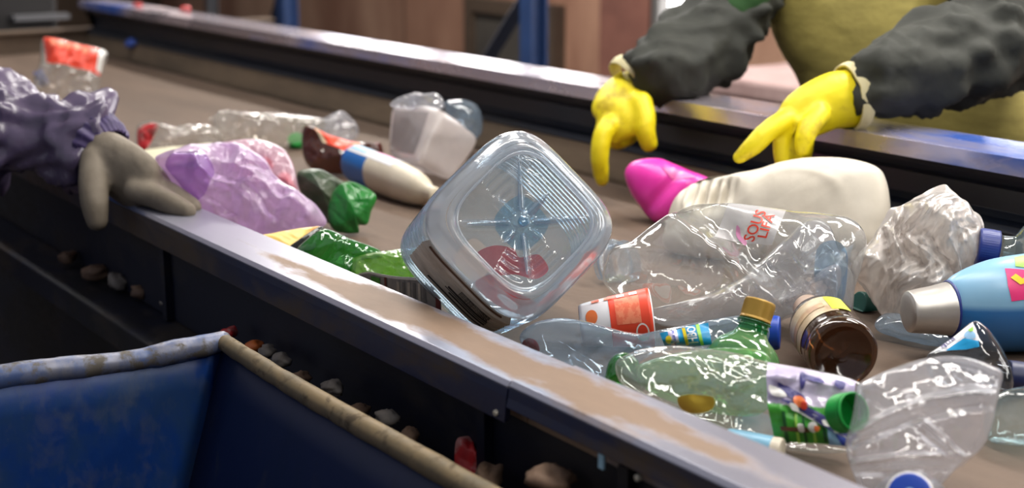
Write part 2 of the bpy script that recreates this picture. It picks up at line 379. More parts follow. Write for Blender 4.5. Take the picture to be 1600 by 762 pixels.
M['bag_white'] = film('cloudy thin bag', (0.93, 0.91, 0.9, 1), 0.62, (0.84, 0.79, 0.75, 1), f0=0.08, power=3.0, rough=0.16, bump=0.4, bscale=22, haze=(14, 0.5))
M['tub'] = film('translucent white tub plastic', (0.9, 0.88, 0.87, 1), 0.42, (0.86, 0.8, 0.79, 1), f0=0.05, rough=0.25, bump=0.1, haze=(10, 0.3))
M['blue_pet'] = film('pale blue thick plastic', (0.82, 0.90, 0.95, 1), 0.10, (0.72, 0.83, 0.94, 1), f0=0.09, power=2.4, rough=0.08, bump=0.2, bscale=28, edge=(0.40, 0.56, 0.72, 1))
M['blue_rim'] = film('frosted blue plastic rim', (0.84, 0.89, 0.94, 1), 0.34, (0.78, 0.85, 0.93, 1), f0=0.10, power=2.4, rough=0.14, bump=0.2, bscale=40, edge=(0.5, 0.6, 0.72, 1))
M['blue_star'] = film('deeper blue plastic', (0.45, 0.68, 0.85, 1), 0.22, (0.40, 0.66, 0.88, 1), f0=0.12, power=2.0, rough=0.08, bump=0.25, bscale=60, edge=(0.3, 0.5, 0.68, 1))
M['blue_clear'] = film('light blue clear plastic', (0.82, 0.90, 0.96, 1), 0.16, (0.66, 0.80, 0.94, 1), f0=0.09, rough=0.07, bump=0.2, bscale=20, haze=(8, .2), edge=(0.4, 0.55, 0.72, 1))
M['teal_clear'] = film('teal clear plastic', (0.82, 0.91, 0.92, 1), 0.08, (0.7, 0.82, 0.85, 1), f0=0.08, rough=0.06, bump=0.25, edge=(0.45, 0.62, 0.66, 1))
M['green_film'] = film('green plastic', (0.5, 0.82, 0.28, 1), 0.30, (0.40, 0.74, 0.20, 1), f0=0.08, rough=0.07, bump=0.35, bscale=40, edge=(0.06, 0.3, 0.08, 1))
M['green_dark'] = film('bottle green plastic', (0.22, 0.62, 0.2, 1), 0.24, (0.10, 0.46, 0.12, 1), f0=0.08, rough=0.06, bump=0.2, edge=(0.02, 0.16, 0.05, 1))
M['green_bottle'] = film('green clear bottle plastic', (0.50, 0.82, 0.45, 1), 0.26, (0.34, 0.70, 0.30, 1), f0=0.07, rough=0.06, bump=0.12, edge=(0.1, 0.42, 0.14, 1))
M['green_neck'] = film('deep green bottle neck', (0.1, 0.55, 0.2, 1), 0.3, (0.02, 0.45, 0.12, 1), f0=0.08, rough=0.07, bump=0.05, edge=(0.01, 0.2, 0.06, 1))
M['brown_pet'] = film('brown bottle plastic', (0.34, 0.2, 0.1, 1), 0.12, (0.28, 0.14, 0.06, 1), f0=0.08, rough=0.1, bump=0.1, edge=(0.1, 0.05, 0.03, 1))
M['brown_base'] = film('thick brown plastic', (0.14, 0.07, 0.03, 1), 0.3, (0.12, 0.05, 0.02, 1), f0=0.06, rough=0.12, bump=0.1, edge=(0.08, 0.03, 0.01, 1))
M['brown_foil'] = film('brown crumpled plastic', (0.25, 0.1, 0.05, 1), 0.4, (0.2, 0.06, 0.03, 1), f0=0.1, rough=0.1, bump=0.3)
M['purple'] = film('purple thin bag', (0.88, 0.76, 0.93, 1), 0.40, (0.82, 0.64, 0.88, 1), f0=0.05, power=3.5, rough=0.22, bump=0.3, bscale=40, edge=(0.62, 0.4, 0.78, 1), haze=(16, 0.5))
M['violet'] = film('violet folded bag', (0.76, 0.58, 0.88, 1), 0.2, (0.58, 0.38, 0.74, 1), f0=0.05, rough=0.2, bump=0.3, edge=(0.5, 0.32, 0.68, 1))
M['pinkfilm'] = film('pink thin plastic', (0.94, 0.76, 0.86, 1), 0.42, (0.88, 0.64, 0.76, 1), f0=0.05, rough=0.2, bump=0.3, haze=(9, 0.3))
M['redwrap'] = solid('red wrapper', srgb(214, 78, 84), 0.4, col2=srgb(226, 120, 120), nscale=20)
M['cream'] = solid('cream plastic', srgb(226, 216, 196), 0.38, col2=srgb(208, 196, 172), nscale=10, bump=0.05)
M['creamsheet'] = solid('cream sheet', srgb(205, 200, 170), 0.5, bump=0.2, bscale=20)
M['white_hdpe'] = solid('matt white jug plastic', srgb(222, 214, 198), 0.42, col2=srgb(206, 197, 180), nscale=9, bump=0.12, bscale=30, sss=0.05)
M['pink'] = solid('magenta plastic', srgb(232, 44, 168), 0.3, col2=srgb(244, 90, 190), nscale=6, sss=0.1, bump=0.03)
M['pink_label'] = solid('pale pink label', srgb(240, 150, 200), 0.3, col2=srgb(226, 60, 160), nscale=40)
M['bluecap'] = solid('royal blue cap', srgb(20, 66, 170), 0.38, bump=0.02)
M['navy'] = solid('navy cap', srgb(26, 46, 120), 0.4)
M['navy_dark'] = solid('dark navy cap', srgb(16, 30, 74), 0.4)
M['greencap'] = solid('bright green cap', srgb(14, 160, 62), 0.42)
M['tealcap'] = solid('dark teal cap', srgb(24, 84, 76), 0.4)
M['goldcap'] = solid('gold cap', srgb(176, 140, 62), 0.36, 0.35, srgb(160, 124, 50), 10)
M['yellowcap'] = solid('yellow cap', srgb(226, 190, 40), 0.4)
M['browncap'] = solid('brown cap', srgb(92, 34, 26), 0.4)
M['silver'] = solid('brushed silver cap', srgb(200, 196, 190), 0.34, 0.55, srgb(176, 172, 166), 8, stretch=(1, 1, 1))
M['white'] = solid('white print', srgb(238, 236, 232), 0.4)
M['whitegloss'] = solid('white glossy label', srgb(232, 232, 236), 0.3, bump=0.06, bscale=20)
M['label_clear'] = film('white half clear label', (0.9, 0.9, 0.92, 1), 0.62, (0.9, 0.89, 0.9, 1), f0=0.06, rough=0.2, bump=0.1)
M['red'] = solid('red print', srgb(224, 66, 42), 0.4)
M['redlabel'] = solid('orange red label', srgb(232, 74, 46), 0.36, bump=0.04)
M['peach'] = solid('peach print panel', srgb(240, 140, 104), 0.4, col2=srgb(232, 112, 80), nscale=160, lo=0.45, hi=0.55)
M['orange'] = solid('orange print', srgb(232, 120, 60), 0.4)
M['pinkprint'] = solid('pink print', srgb(224, 150, 190), 0.4)
M['magenta'] = solid('hot pink print', srgb(238, 60, 130), 0.35)
M['yellow'] = solid('yellow print', srgb(246, 218, 40), 0.35)
M['lightgreen'] = solid('lime print', srgb(150, 210, 80), 0.4)
M['green'] = solid('leaf green print', srgb(70, 168, 54), 0.35, col2=srgb(52, 140, 44), nscale=30)
M['darkgreen'] = solid('dark green print', srgb(22, 84, 40), 0.35)
M['cyan'] = solid('cyan print', srgb(26, 150, 206), 0.32)
M['blueprint'] = solid('blue print', srgb(40, 66, 160), 0.35)
M['lightblue'] = solid('pale blue print', srgb(150, 196, 232), 0.35)
M['lilac'] = solid('lilac sheen label', srgb(214, 204, 226), 0.2, 0.1, srgb(176, 166, 206), 18, bump=0.15, bscale=25)
M['indigo'] = solid('indigo print', srgb(70, 66, 130), 0.35)
M['brownprint'] = solid('brown print', srgb(90, 60, 40), 0.4)
M['blackfoil'] = solid('black foil', srgb(28, 30, 26), 0.22, bump=0.2, bscale=30)
M['yellowfoil'] = solid('yellow wrapper inside', srgb(224, 190, 96), 0.35, col2=srgb(180, 110, 40), nscale=22, lo=0.5, hi=0.7)
M['greysheet'] = solid('grey printed label', srgb(158, 158, 156), 0.35, 0.0, srgb(134, 134, 134), 60, stretch=(1, 1, 1))
M['maroon'] = solid('maroon print', srgb(104, 28, 32), 0.4)
M['midgrey'] = solid('mid grey print', srgb(116, 116, 116), .5)
M['paper'] = solid('dirty paper label', srgb(206, 200, 188), 0.6, col2=srgb(176, 168, 156), nscale=30, bump=0.1)
M['ink'] = solid('black ink', srgb(46, 44, 42), 0.6)
M['detergent'] = None
M['yg'] = solid('rubber glove yellow', srgb(232, 214, 14), 0.5, col2=srgb(150, 112, 16), nscale=22, lo=0.52, hi=0.74, bump=0.3, bscale=45)
M['yg_in'] = solid('glove cuff lining', srgb(214, 204, 160), 0.7)
M['gg'] = solid('grey work glove', srgb(126, 116, 102), 0.72, col2=srgb(104, 94, 80), nscale=12, bump=0.25, bscale=60)
M['olive'] = solid('dark olive jacket cloth', srgb(46, 48, 41), 0.75, col2=srgb(36, 38, 33), nscale=4, bump=0.15, bscale=70)
M['greencloth'] = solid('green shirt cloth', srgb(44, 84, 40), 0.8)
M['apron'] = solid('olive yellow apron cloth', srgb(168, 154, 82), 0.75, col2=srgb(142, 130, 66), nscale=14, stretch=(1, 1, 3), bump=0.3, bscale=120)
M['sleeve'] = solid('shiny purple grey sleeve cloth', srgb(96, 84, 108), 0.28, col2=srgb(72, 62, 88), nscale=7, bump=0.15, bscale=30, spec=0.7)
M['cuff'] = solid('purple gathered cuff', srgb(70, 56, 100), 0.55, col2=srgb(48, 38, 76), nscale=40, bump=0.4, bscale=60)
M['skin'] = solid('skin', srgb(196, 150, 124), 0.5, sss=0.1)
M['hair'] = solid('dark hair', srgb(50, 38, 30), 0.6)
M['trousers'] = solid('dark work trousers', srgb(44, 46, 52), 0.8)
M['scrap_brown'] = solid('dirty scrap', srgb(124, 98, 78), 0.7, col2=srgb(84, 64, 52), nscale=20)
M['scrap_grey'] = solid('grey scrap', srgb(136, 128, 120), 0.6, col2=srgb(94, 88, 84), nscale=20)
M['scrap_red'] = solid('red scrap', srgb(190, 40, 44), 0.5, col2=srgb(180, 120, 116), nscale=40, lo=0.48, hi=0.56)
M['scrap_orange'] = solid('orange scrap', srgb(190, 100, 46), 0.5)
M['scrap_pale'] = solid('pale scrap', srgb(200, 194, 184), 0.5)
M['scrap_blue'] = solid('blue scrap', srgb(40, 70, 150), 0.5)
# ================================================================== the hall
def slab(name, lo, hi, mat): return structure(MB().box(lo, hi).build(name, mat, smooth=False))
WY = 3.6                                                     # the wall beyond the conveyor
t = NT('stained block wall'); p_ = t.n('ShaderNodeBsdfPrincipled'); p_.inputs['Roughness'].default_value = 0.85
tc = t.n('ShaderNodeTexCoord'); sx = t.n('ShaderNodeSeparateXYZ'); t.l(tc.outputs['Object'], sx.inputs[0]); cx = t.n('ShaderNodeCombineXYZ'); t.l(sx.outputs[0], cx.inputs[0]); t.l(sx.outputs[2], cx.inputs[1])
br = t.n('ShaderNodeTexBrick'); br.inputs['Scale'].default_value = 1.0; br.inputs['Brick Width'].default_value = 1.15; br.inputs['Row Height'].default_value = 0.55; br.inputs['Mortar Size'].default_value = 0.016
br.inputs['Color1'].default_value = srgb(214, 190, 172); br.inputs['Color2'].default_value = srgb(196, 164, 146); br.inputs['Mortar'].default_value = srgb(160, 134, 118); t.l(cx.outputs[0], br.inputs['Vector'])
st = t.ramp(t.noise(1.3, 5, 0.6, (1.5, 1, 0.35)), [(0.38, srgb(190, 160, 146)[:3]), (0.64, srgb(255, 236, 220)[:3])])
t.l(t.mix(1.0, br.outputs[0], st, 'MULTIPLY'), p_.inputs['Base Color']); M['blockwall'] = t.done(p_.outputs[0])
M['redwall'] = solid('red brown painted pier', srgb(146, 98, 84), 0.8, col2=srgb(122, 80, 70), nscale=4)
M['darkwall'] = solid('dim brown wall', srgb(92, 76, 62), 0.85, col2=srgb(74, 60, 50), nscale=3)
M['ceil'] = solid('hall ceiling', srgb(120, 112, 106), 0.9)
M['doorway'] = solid('dim doorway panel', srgb(92, 86, 78), 0.7, col2=srgb(74, 70, 66), nscale=3)
slab('floor', (-9, -4, -0.05), (4, 9, 0.0), M['concrete'])
# far wall, with a bright outside opening behind the worker and a row of high windows
OX0, OX1 = at(1042, 60, 0)[0] * 0, 0
def wallx(u, v=60):                                           # where the sight line through a picture column meets the far wall
    r = ray(u, v); k = WY / r[1]; return CAM[0] + r[0] * k
ox0, ox1 = wallx(1036), wallx(1112)
WT = BZ + 0.24; WH = BZ + 1.75
def wall_with_holes(name, x0, x1, z0, z1, holes, mat):
    xs = sorted({x0, x1, *[h[0] for h in holes], *[h[1] for h in holes]}); zs = sorted({z0, z1, *[h[2] for h in holes], *[h[3] for h in holes]})
    mb = MB()
    for i in range(len(xs) - 1):
        for j in range(len(zs) - 1):
            cx_, cz_ = (xs[i] + xs[i + 1]) / 2, (zs[j] + zs[j + 1]) / 2
            if not any(h[0] < cx_ < h[1] and h[2] < cz_ < h[3] for h in holes): mb.box((xs[i], WY, zs[j]), (xs[i + 1], WY + 0.2, zs[j + 1]))
    return structure(mb.build(name, mat, smooth=False))
wins = [(x, x + 1.15, WT, WH) for x in (-6.9, -5.65, -4.4, 0.4, 1.8)]+ [(-2.9, -1.3, WT, WH)]
wins = [w for w in wins if w[1] < ox0 - 0.25 or w[0] > ox1 + 0.2]
wall_with_holes('wall_back', -9, 4, 0, 3.4, wins + [(ox0, ox1, 0.25, BZ + 1.6)], M['blockwall'])
day = emit('overcast daylight', (1.0, 0.97, 0.95, 1), 7.0)
M['winframe'] = solid('window frame grey', srgb(110, 108, 106), 0.5)
def window(i, w, bars=2, dy=0.0):
    fr = MB(); x0, x1, z0, z1 = w; y0, y1 = WY + 0.04 - dy, WY + 0.1 - dy; b = 0.04
    fr.box((x0, y0, z0), (x1, y1, z0 + b)).box((x0, y0, z1 - b), (x1, y1, z1)).box((x0, y0, z0 + b), (x0 + b, y1, z1 - b)).box((x1 - b, y0, z0 + b), (x1, y1, z1 - b))
    for k in range(1, bars): fr.box((x0 + (x1 - x0) * k / bars - .015, y0, z0 + b), (x0 + (x1 - x0) * k / bars + .015, y1, z1 - b))
    o = structure(fr.build('window_%d' % i, M['winframe'], smooth=False))
    g = MB().box((x0 + .01, WY + 0.09 - dy, z0 + .01), (x1 - .01, WY + 0.098 - dy, z1 - .01)).build('window_pane', day, o, smooth=False)
for i, w in enumerate(wins): window(i + 1, w)
window(len(wins) + 1, (ox0, ox1, 0.25, BZ + 1.6), 1, .10)
# pier of red brown paint beside the opening, a recessed doorway further left, dim end wall, ceiling
pz = lambda x0, x1, d, mat, name, z1=3.4: slab(name, (x0, WY - d, 0), (x1, WY, z1), mat)
pz(wallx(955), wallx(1032), 0.06, M['redwall'], 'trim_1')
dx0, dx1 = wallx(752), wallx(872)
df = MB(); zt = BZ + 0.02
r_ = ray(800, 22); zt = CAM[2] + r_[2] * (WY / r_[1])
structure(MB().box((dx0, WY - 0.03, 0), (dx1, WY - 0.005, zt)).build('door_1', M['doorway'], smooth=False))
fr = MB(); fr.box((dx0 - .05, WY - .06, 0), (dx0, WY - .002, zt)).box((dx1, WY - .06, 0), (dx1 + .05, WY - .002, zt)).box((dx0 - .05, WY - .06, zt), (dx1 + .05, WY - .002, zt + .06))
structure(fr.build('trim_2', M['darkwall'], smooth=False))
slab('wall_left', (-9.2, -4, 0), (-9, 9, 3.4), M['darkwall'])
slab('ceiling', (-9, 0.3, 3.4), (4, WY + 0.2, 3.5), M['ceil'])
slab('wall_right', (4, -4, 0), (4.2, 9, 3.4), M['darkwall'])
# dirty chute wall across the end of the belt
XE = -4.3
cw = thing('chute_wall', 'dim brown steel wall closing the far end of the belt', 'wall panel', (XE, 1.0, BZ - 0.3))
MB().box((XE - .03, -0.9, BZ - 0.35), (XE, 2.1, BZ + 0.055)).build('panel', M['darkwall'], cw, smooth=False)
bevel_mod(MB().box((XE - .04, -0.9, BZ + 0.055), (XE + .015, 2.1, BZ + 0.066)).build('top_edge', M['darkwall'], cw, smooth=False), .006)
MB().box((XE + .001, .95, BZ + .002), (XE + .02, 1.0, BZ + .055)).build('stiffener', M['darkwall'], cw, smooth=False)
# machine behind the chute, at the left edge
mh = thing('sorting_machine_housing', 'black machine housing behind the far end of the belt', 'machine', (-5.2, 0.7, 0))
bevel_mod(MB().box((-6.2, -0.6, 0), (-4.75, 1.54, BZ + 0.32)).build('housing', solid('black machine paint', srgb(24, 22, 24), 0.5), mh, smooth=False), .02)
MB().box((-4.75, 1.38, BZ + 0.062), (-4.7, 1.56, BZ + 0.078)).build('flange', solid('grey steel edge', srgb(96, 96, 100), 0.5), mh, smooth=False)
# blue posts and the slanting brace behind the conveyor
def post_at(name, u, y, w, mat, label, group=None, ztop=3.3):
    r = ray(u, 60); x = CAM[0] + r[0] * (y / r[1]); o = thing(name, label, 'post', (x, y, 0), group)
    h = w / 2; mb = MB()
    mb.box((x - h, y - h, 0.012), (x + h, y - h + .008, ztop)).box((x - h, y + h - .008, 0.012), (x + h, y + h, ztop)).box((x - .005, y - h + .008, 0.012), (x + .005, y + h - .008, ztop))
    mb.build('column', mat, o, smooth=False); MB().box((x - h - .04, y - h - .04, 0), (x + h + .04, y + h + .04, .012)).build('foot_plate', mat, o, smooth=False)
    return x
xa = post_at('steel_post', 451, 2.7, 0.066, M['post'], 'blue steel post behind the far rail, left of the pale wall blocks')
xb = post_at('steel_post', 834, 2.6, 0.062, M['post'], 'blue steel post in front of the dim doorway')
post_at('grey_post', 333, 3.0, 0.05, M['grey_post'], 'thin grey post against the dark brown wall, furthest along the belt')
def brace(name, p0, p1, w, mat, label):
    o = thing(name, label, 'brace', p0); mb = MB(); mb.grid(sweep([(p0, w / 2), ((np.array(p0) + np.array(p1)) / 2, w / 2), (p1, w / 2)], n=4, sub=2), True, True, True); 
    mb.build('bar', mat, o, smooth=False); bx = MB(); p = np.array(p1); bx.box(p - np.array([.05, .01, .05]), p + np.array([.05, .01, .05])).build('end_plate', mat, o, smooth=False)
def bp(u, v, y): r = ray(u, v); return CAM + r * (y / r[1])
M['brace'] = solid('dark blue brace', srgb(36, 44, 62), 0.5)
brace('steel_brace', bp(752, 110, 2.70), bp(905, -140, 2.70), 0.06, M['brace'], 'dark slanting steel brace beside the blue post in front of the doorway')
brace('steel_brace', bp(424, 60, 2.78), bp(462, -80, 2.78), 0.07, M['brace'], 'dark short brace leaning on the left blue post')
# pale crates in the space behind the worker's apron
cr = thing('pallet_crate', 'pinkish pale crate standing behind the far rail under the green sleeve', 'crate', (-1.7, 2.95, 0))
M['crate'] = solid('pinkish board', srgb(196, 168, 164), 0.7, col2=srgb(170, 140, 136), nscale=5)
c0, c1 = bp(1085, 160, 2.7)[0], bp(1335, 160, 2.7)[0]
zt = bp(1210, 130, 2.7)[2]
MB().box((c0, 2.7, 0.1), (c1, 3.2, zt - .05)).build('box', M['crate'], cr, smooth=False)
bevel_mod(MB().box((c0 - .02, 2.68, zt - .05), (c1 + .02, 3.22, zt)).build('lid', M['whitegloss'] if 0 else M['crate'], cr, smooth=False), .01)
for k in range(3): MB().box((c0 + (c1 - c0 - .1) * k / 2, 2.7, 0), (c0 + (c1 - c0 - .1) * k / 2 + .1, 3.2, .1)).build('skid', M['darkwall'], cr, smooth=False)

# ceiling lamps: long tubes over the belt, last two added to brighten back wall
tube_m = emit('lamp tube glow', (1.0, 0.96, 0.9, 1), 14.0); house = solid('white lamp housing', srgb(225, 225, 222), 0.5)
LAMPS = [(-3.2, 1.1, 9), (-1.75, 1.12, 12), (-0.45, 1.0, 14), (0.9, 0.75, 9), (-3.9, 2.2, 45), (-0.9, 2.2, 40)]
for i, (x, y, e) in enumerate(LAMPS):
    z = BZ + 1.55
    o = thing('ceiling_lamp', ['long tube lamp hanging over the far end of the belt', 'long tube lamp hanging over the middle of the belt', 'long tube lamp hanging over the near part of the belt', 'long tube lamp hanging nearest the camera', 'long tube lamp out of view, added to brighten the back wall, far end', 'long tube lamp out of view, added to brighten the back wall behind the worker'][i], 'lamp', (x, y, z))
    b = MB(); b.box((x - .62, y - .09, z + .03), (x + .62, y + .09, z + .09)).build('housing', house, o, smooth=False)
    for s_ in (-.05, .05):
        MB().grid(sweep([((x - .6, y + s_, z), .013), ((x, y + s_, z), .013), ((x + .6, y + s_, z), .013)], n=10, sub=2), True, True, True).build('lamp_tube', tube_m, o)
    for s_ in (-.5, .5): MB().box((x + s_ - .006, y - .006, z + .09), (x + s_ + .006, y + .006, 3.4)).build('hanger', house, o, smooth=False)
    ld = bpy.data.lights.new('lamp_light', 'AREA'); ld.shape = 'RECTANGLE'; ld.size = 1.2; ld.size_y = 0.16; ld.energy = e; ld.color = (1.0, 0.955, 0.9)
    lo = bpy.data.objects.new('lamp_light', ld); COL.objects.link(lo); lo.parent = o; lo.location = (0, 0, -0.025)

# ================================================================== the conveyor
cv = thing('sorting_conveyor', 'long blue steel sorting conveyor with a dusty brown belt', 'conveyor', (-1.4, 1.1, 0))
X0, X1 = XE + 0.01, 1.3
# belt: a gently troughed slab
yy = np.linspace(0.70, 1.452, 40); xx = np.linspace(X0, X1, 160); Xg, Yg = np.meshgrid(xx, yy, indexing='ij')
Zg = BZ - 0.0 + 0.0012 * vn(np.stack([Xg * 6, Yg * 14, 0 * Xg], -1), 3) - 0.001
top = np.stack([Xg, Yg, Zg], -1); bot = np.stack([Xg, Yg, Zg * 0 + BZ - 0.012], -1)
ring = np.concatenate([top, bot[:, ::-1]], 1)
MB().grid(ring, True, True, True).build('belt', M['belt'], cv)
def prof_part(name, prof, mat, x0=X0, x1=X1, nx=2, bev=0.003, smooth=False):
    mb = MB(); mb.grid(extrude_profile(prof, x0, x1, nx), True, True, True); o = mb.build(name, mat, cv, smooth=smooth)
    if bev: bevel_mod(o, bev, 3)
    return o
# near rail in two lengths, butted at a seam
def near_prof(dz=0.0): return [(.650, .0600 + dz), (.716, .0600 + dz), (.716, .0560 + dz), (.672, .0555 + dz), (.672, -.078), (.666, -.078), (.666, .052 + dz), (.650, .052 + dz), (.6462, .0548 + dz), (.6462, .056 + dz)]
seam = at(793, 597, .06)[0]
for a_, b_, dz_, zb in ((X0, seam - .0012, 0, .0240), (seam + .0012, X1, .0015, .0385)): prof_part('rail_lip', [(.6465, .0545 + dz_), (.6495, .0545 + dz_), (.6495, zb + .0012), (.6430, zb), (.6452, .047)], M['lip'], a_, b_, bev=.001)
r1 = prof_part('near_rail', near_prof(), M['rail_near'], X0, seam - .0012, bev=.0035)
r2 = prof_part('near_rail', near_prof(.0015), M['rail_dirty'], seam + .0012, X1, bev=.0035)
# blue black web plates with stiffeners, a lower ledge that catches dirt
prof_part('web_plate', [(.6650, .02), (.6655, .02), (.6655, -.078), (.6650, -.078)], M['rail_side'], bev=0)
prof_part('lower_ledge', [(.60, -.080), (.74, -.080), (.74, -.086), (.606, -.086), (.606, -.115), (.60, -.115)], M['frame_dark'])
prof_part('side_panel', [(.664, -.09), (.668, -.09), (.668, -.42), (.664, -.42)], M['frame_dark'], bev=0)
for px in ((800, 690), (330, 420), (1075, 790)):
    x = at(px[0], px[1], -.02)[0]; MB().box((x - .006, .655, BZ - .078), (x + .006, .6645, BZ + .03)).build('stiffener', M['rail_side'], cv, smooth=False)
def aty(u, v, y): r = ray(u, v); return CAM + r * (y / r[1])
for u_b, v_b, y_b in ((778, 644, .6450), (1000, 745, .6500)):
    L = Lathe(aty(u_b, v_b, y_b), (0, -1, 0), [(.0001, .0040), (.0022, .0038), (.0028, .003), (.0028, 0)], n=16, sub=2); L.build('bolt', M['bolt'], cv)
q_ = aty(938, 718, .650); x = q_[0]; bevel_mod(MB().box((x - .0035, .6500, q_[2] - .008), (x + .0035, .6530, q_[2] + .012)).build('slot_light_plate', M['slot'], cv, smooth=False), .001)  # pale plate painted as the light showing through a slot opening
# legs
for x in (-3.6, -2.35, -1.9, -0.2, 1.1):
    for y in (.70, 1.53): MB().box((x - .04, y - .03, 0), (x + .04, y + .03, BZ - .115)).build('leg', M['frame_dark'], cv, smooth=False)
# far side: rubber skirt, ribbed dark channel, bright top
prof_part('skirt', [(1.462, .004), (1.474, .052), (1.482, .052), (1.482, -.02), (1.462, -.02)], M['skirt'], bev=.002)
prof_part('far_channel', [(1.482, .020), (1.472, .052), (1.478, .060), (1.490, .064), (1.497, .072), (1.497, .100), (1.488, .106), (1.478, .110), (1.472, .118), (1.464, .136), (1.540, .136), (1.540, -.08), (1.482, -.08)], M['channel'], bev=.002)
prof_part('far_rail', [(1.452, .150), (1.556, .150), (1.556, .110), (1.550, .110), (1.550, .1445), (1.458, .1405), (1.456, .128), (1.452, .128)], M['rail_far'], bev=.003)
# lumps of wiped dirt and scraps lying on the far rail
rd = random.Random(5)

# ================================================================== the steel hopper in the foreground
hp = thing('steel_hopper', 'scuffed blue steel hopper with worn rolled rims beside the conveyor', 'hopper', (-0.85, 0.2, 0))
cx_, cy_ = -1.305, .566
A = np.array([cx_, cy_, BZ]); B = np.array([cx_ - .055, .2, BZ]); Bx = np.array([cx_ - .11, -.3, BZ]); C_ = np.array([0.1, .585, BZ]); D_ = np.array([0.1, -.3, BZ])
def panel(name, p, q, dp, dq, depth, mat, th=.004):
    """steel sheet hanging from rim p-q, its foot shifted by dp / dq"""
    u_ = np.linspace(0, 1, 30); w_ = np.linspace(0, 1, 20); g = np.array([[(p + (q - p) * a) * 1.0 + (dp + (dq - dp) * a) * b - Zv * depth * b for a in u_] for b in w_])
    nrm = unit(np.cross(q - p, -Zv * depth + dp)); g = g + (0.0025 * vn(g * 7, 4))[..., None] * nrm
    g2 = g - nrm * th; mb = MB(); v = np.concatenate([g.reshape(-1, 3), g2.reshape(-1, 3)]); m_, n_ = 20, 30; f = []
    k = lambda i, j, s: s * m_ * n_ + i * n_ + j
    for i in range(m_ - 1):
        for j in range(n_ - 1): f += [(k(i, j, 0), k(i, j + 1, 0), k(i + 1, j + 1, 0), k(i + 1, j, 0)), (k(i, j, 1), k(i + 1, j, 1), k(i + 1, j + 1, 1), k(i, j + 1, 1))]
    for i in range(m_ - 1): f += [(k(i, 0, 0), k(i + 1, 0, 0), k(i + 1, 0, 1), k(i, 0, 1)), (k(i, n_ - 1, 0), k(i, n_ - 1, 1), k(i + 1, n_ - 1, 1), k(i + 1, n_ - 1, 0))]
    for j in range(n_ - 1): f += [(k(0, j, 0), k(0, j, 1), k(0, j + 1, 1), k(0, j + 1, 0)), (k(m_ - 1, j, 0), k(m_ - 1, j + 1, 0), k(m_ - 1, j + 1, 1), k(m_ - 1, j, 1))]
    return mesh_obj(name, v, f, mat, hp)
dn = np.array([-.06, -.185, 0]); dz = .70
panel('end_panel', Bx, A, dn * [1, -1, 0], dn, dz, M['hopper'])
panel('side_panel', A, C_, dn, dn, dz, M['hopper_shaded'])
panel('end_panel', C_, D_, dn, dn * [1, -1, 0], dz, M['hopper_shaded'])
panel('side_panel', D_, Bx, dn * [1, -1, 0], dn * [1, -1, 0], dz, M['hopper_shaded'])
def pipe(name, pts, r, mat, seed):
    g = sweep([(p, r * k, r * k) for p, k in pts], n=20, sub=14); c = g.mean(1, keepdims=True); d = g - c
    g = c + d * (1 + 0.06 * vn(g * 40, seed) + .06 * vn(g * 110, seed + 1))[..., None]; return MB().grid(g, True, True, True).build(name, mat, hp)
up = Zv * .004
for lx, ly in ((-1.30, .33), (-1.30, -.12), (.04, .33), (.04, -.12)): MB().box((lx - .03, ly - .03, 0), (lx + .03, ly + .03, BZ - dz + .06)).build('leg', M['frame_dark'], hp, smooth=False)
pipe('end_rim', [(Bx + up, 1.1), (B + up, 1.05), (A + (B - A) * .7 + up, 1.0), (A + (B - A) * .45 + up * .9, .97), (A + (B - A) * .24 + up * .5, .84), (A + (B - A) * .16 + up * 1.0, 1.0), (A + up * 2.2, .85)], .0125, M['rim_blue'], 3)
pipe('side_rim', [(A + up * 2.2, .85), (A + (C_ - A) * .12 + up, .95), (A + (C_ - A) * .3 + up, 1.0), (A + (C_ - A) * .6 + up, .95), (C_ + up, 1)], .0105, M['rim_tan'], 9)
# residue heaped on the ledge between hopper and conveyor
def scrap(name, u, v, z, size, mat, seed, label, cat='scrap', grp=None, flat=.6, d=None, y=None):
    c = at(u, v, z) if d is None else P(u, v, d)
    if y is not None: c = aty(u, v, y); c[2] = max(c[2], BZ - .08 + size * .5)
    n1, n2 = 14, 20; th = np.linspace(0, math.pi, n1); ph = np.linspace(0, 2 * math.pi, n2, endpoint=False); TH, PH = np.meshgrid(th, ph, indexing='ij')
    s = np.stack([np.sin(TH) * np.cos(PH), np.sin(TH) * np.sin(PH), np.cos(TH)], -1)
    rr = 1 + .28 * vn(s * 1.6 + seed, seed) + .5 * crease(s + seed, 1.6, seed, 5)
    g = s * rr[..., None] * np.array([size, size * .75, size * flat]); a = seed * 1.7; R_ = np.array([[math.cos(a), -math.sin(a), 0], [math.sin(a), math.cos(a), 0], [0, 0, 1]])
    g = g @ R_.T + c; o = MB().grid(g, True).build(name, mat); tag(o, label, cat, grp); return o
Zl = -.073
scrap('red_scrap', 357, 520, -.064, .011, M['scrap_red'], 3, 'small red plastic scrap just above the corner of the hopper rim', y=.640)
scrap('orange_scrap', 397, 541, -.066, .013, M['scrap_orange'], 5, 'orange scrap on the ledge right of the hopper corner', y=.640)
scrap('blue_scrap', 418, 548, -.066, .012, M['scrap_grey'], 7, 'grey blue scrap touching the orange scrap on the ledge', y=.640)
scrap('pale_flake', 290, 492, -.072, .009, M['scrap_pale'], 8, 'pale flake lying on the dark ledge left of the hopper corner', flat=.25)
grime = 'dirty lumps along the dark ledge'
names = ['dark lump behind the tan hopper rim, uppermost along the ledge', 'brown lump behind the tan hopper rim below the blue grey scrap', 'grey lump on the ledge behind the middle of the tan rim', 'brown lump on the ledge under the crushed green bottle', 'small grey lump halfway down the ledge', 'brown clod low on the ledge left of the red frilly scrap', 'round brown lump at the bottom of the picture under the rail seam', 'dirty lump tucked under the red frilly scrap']
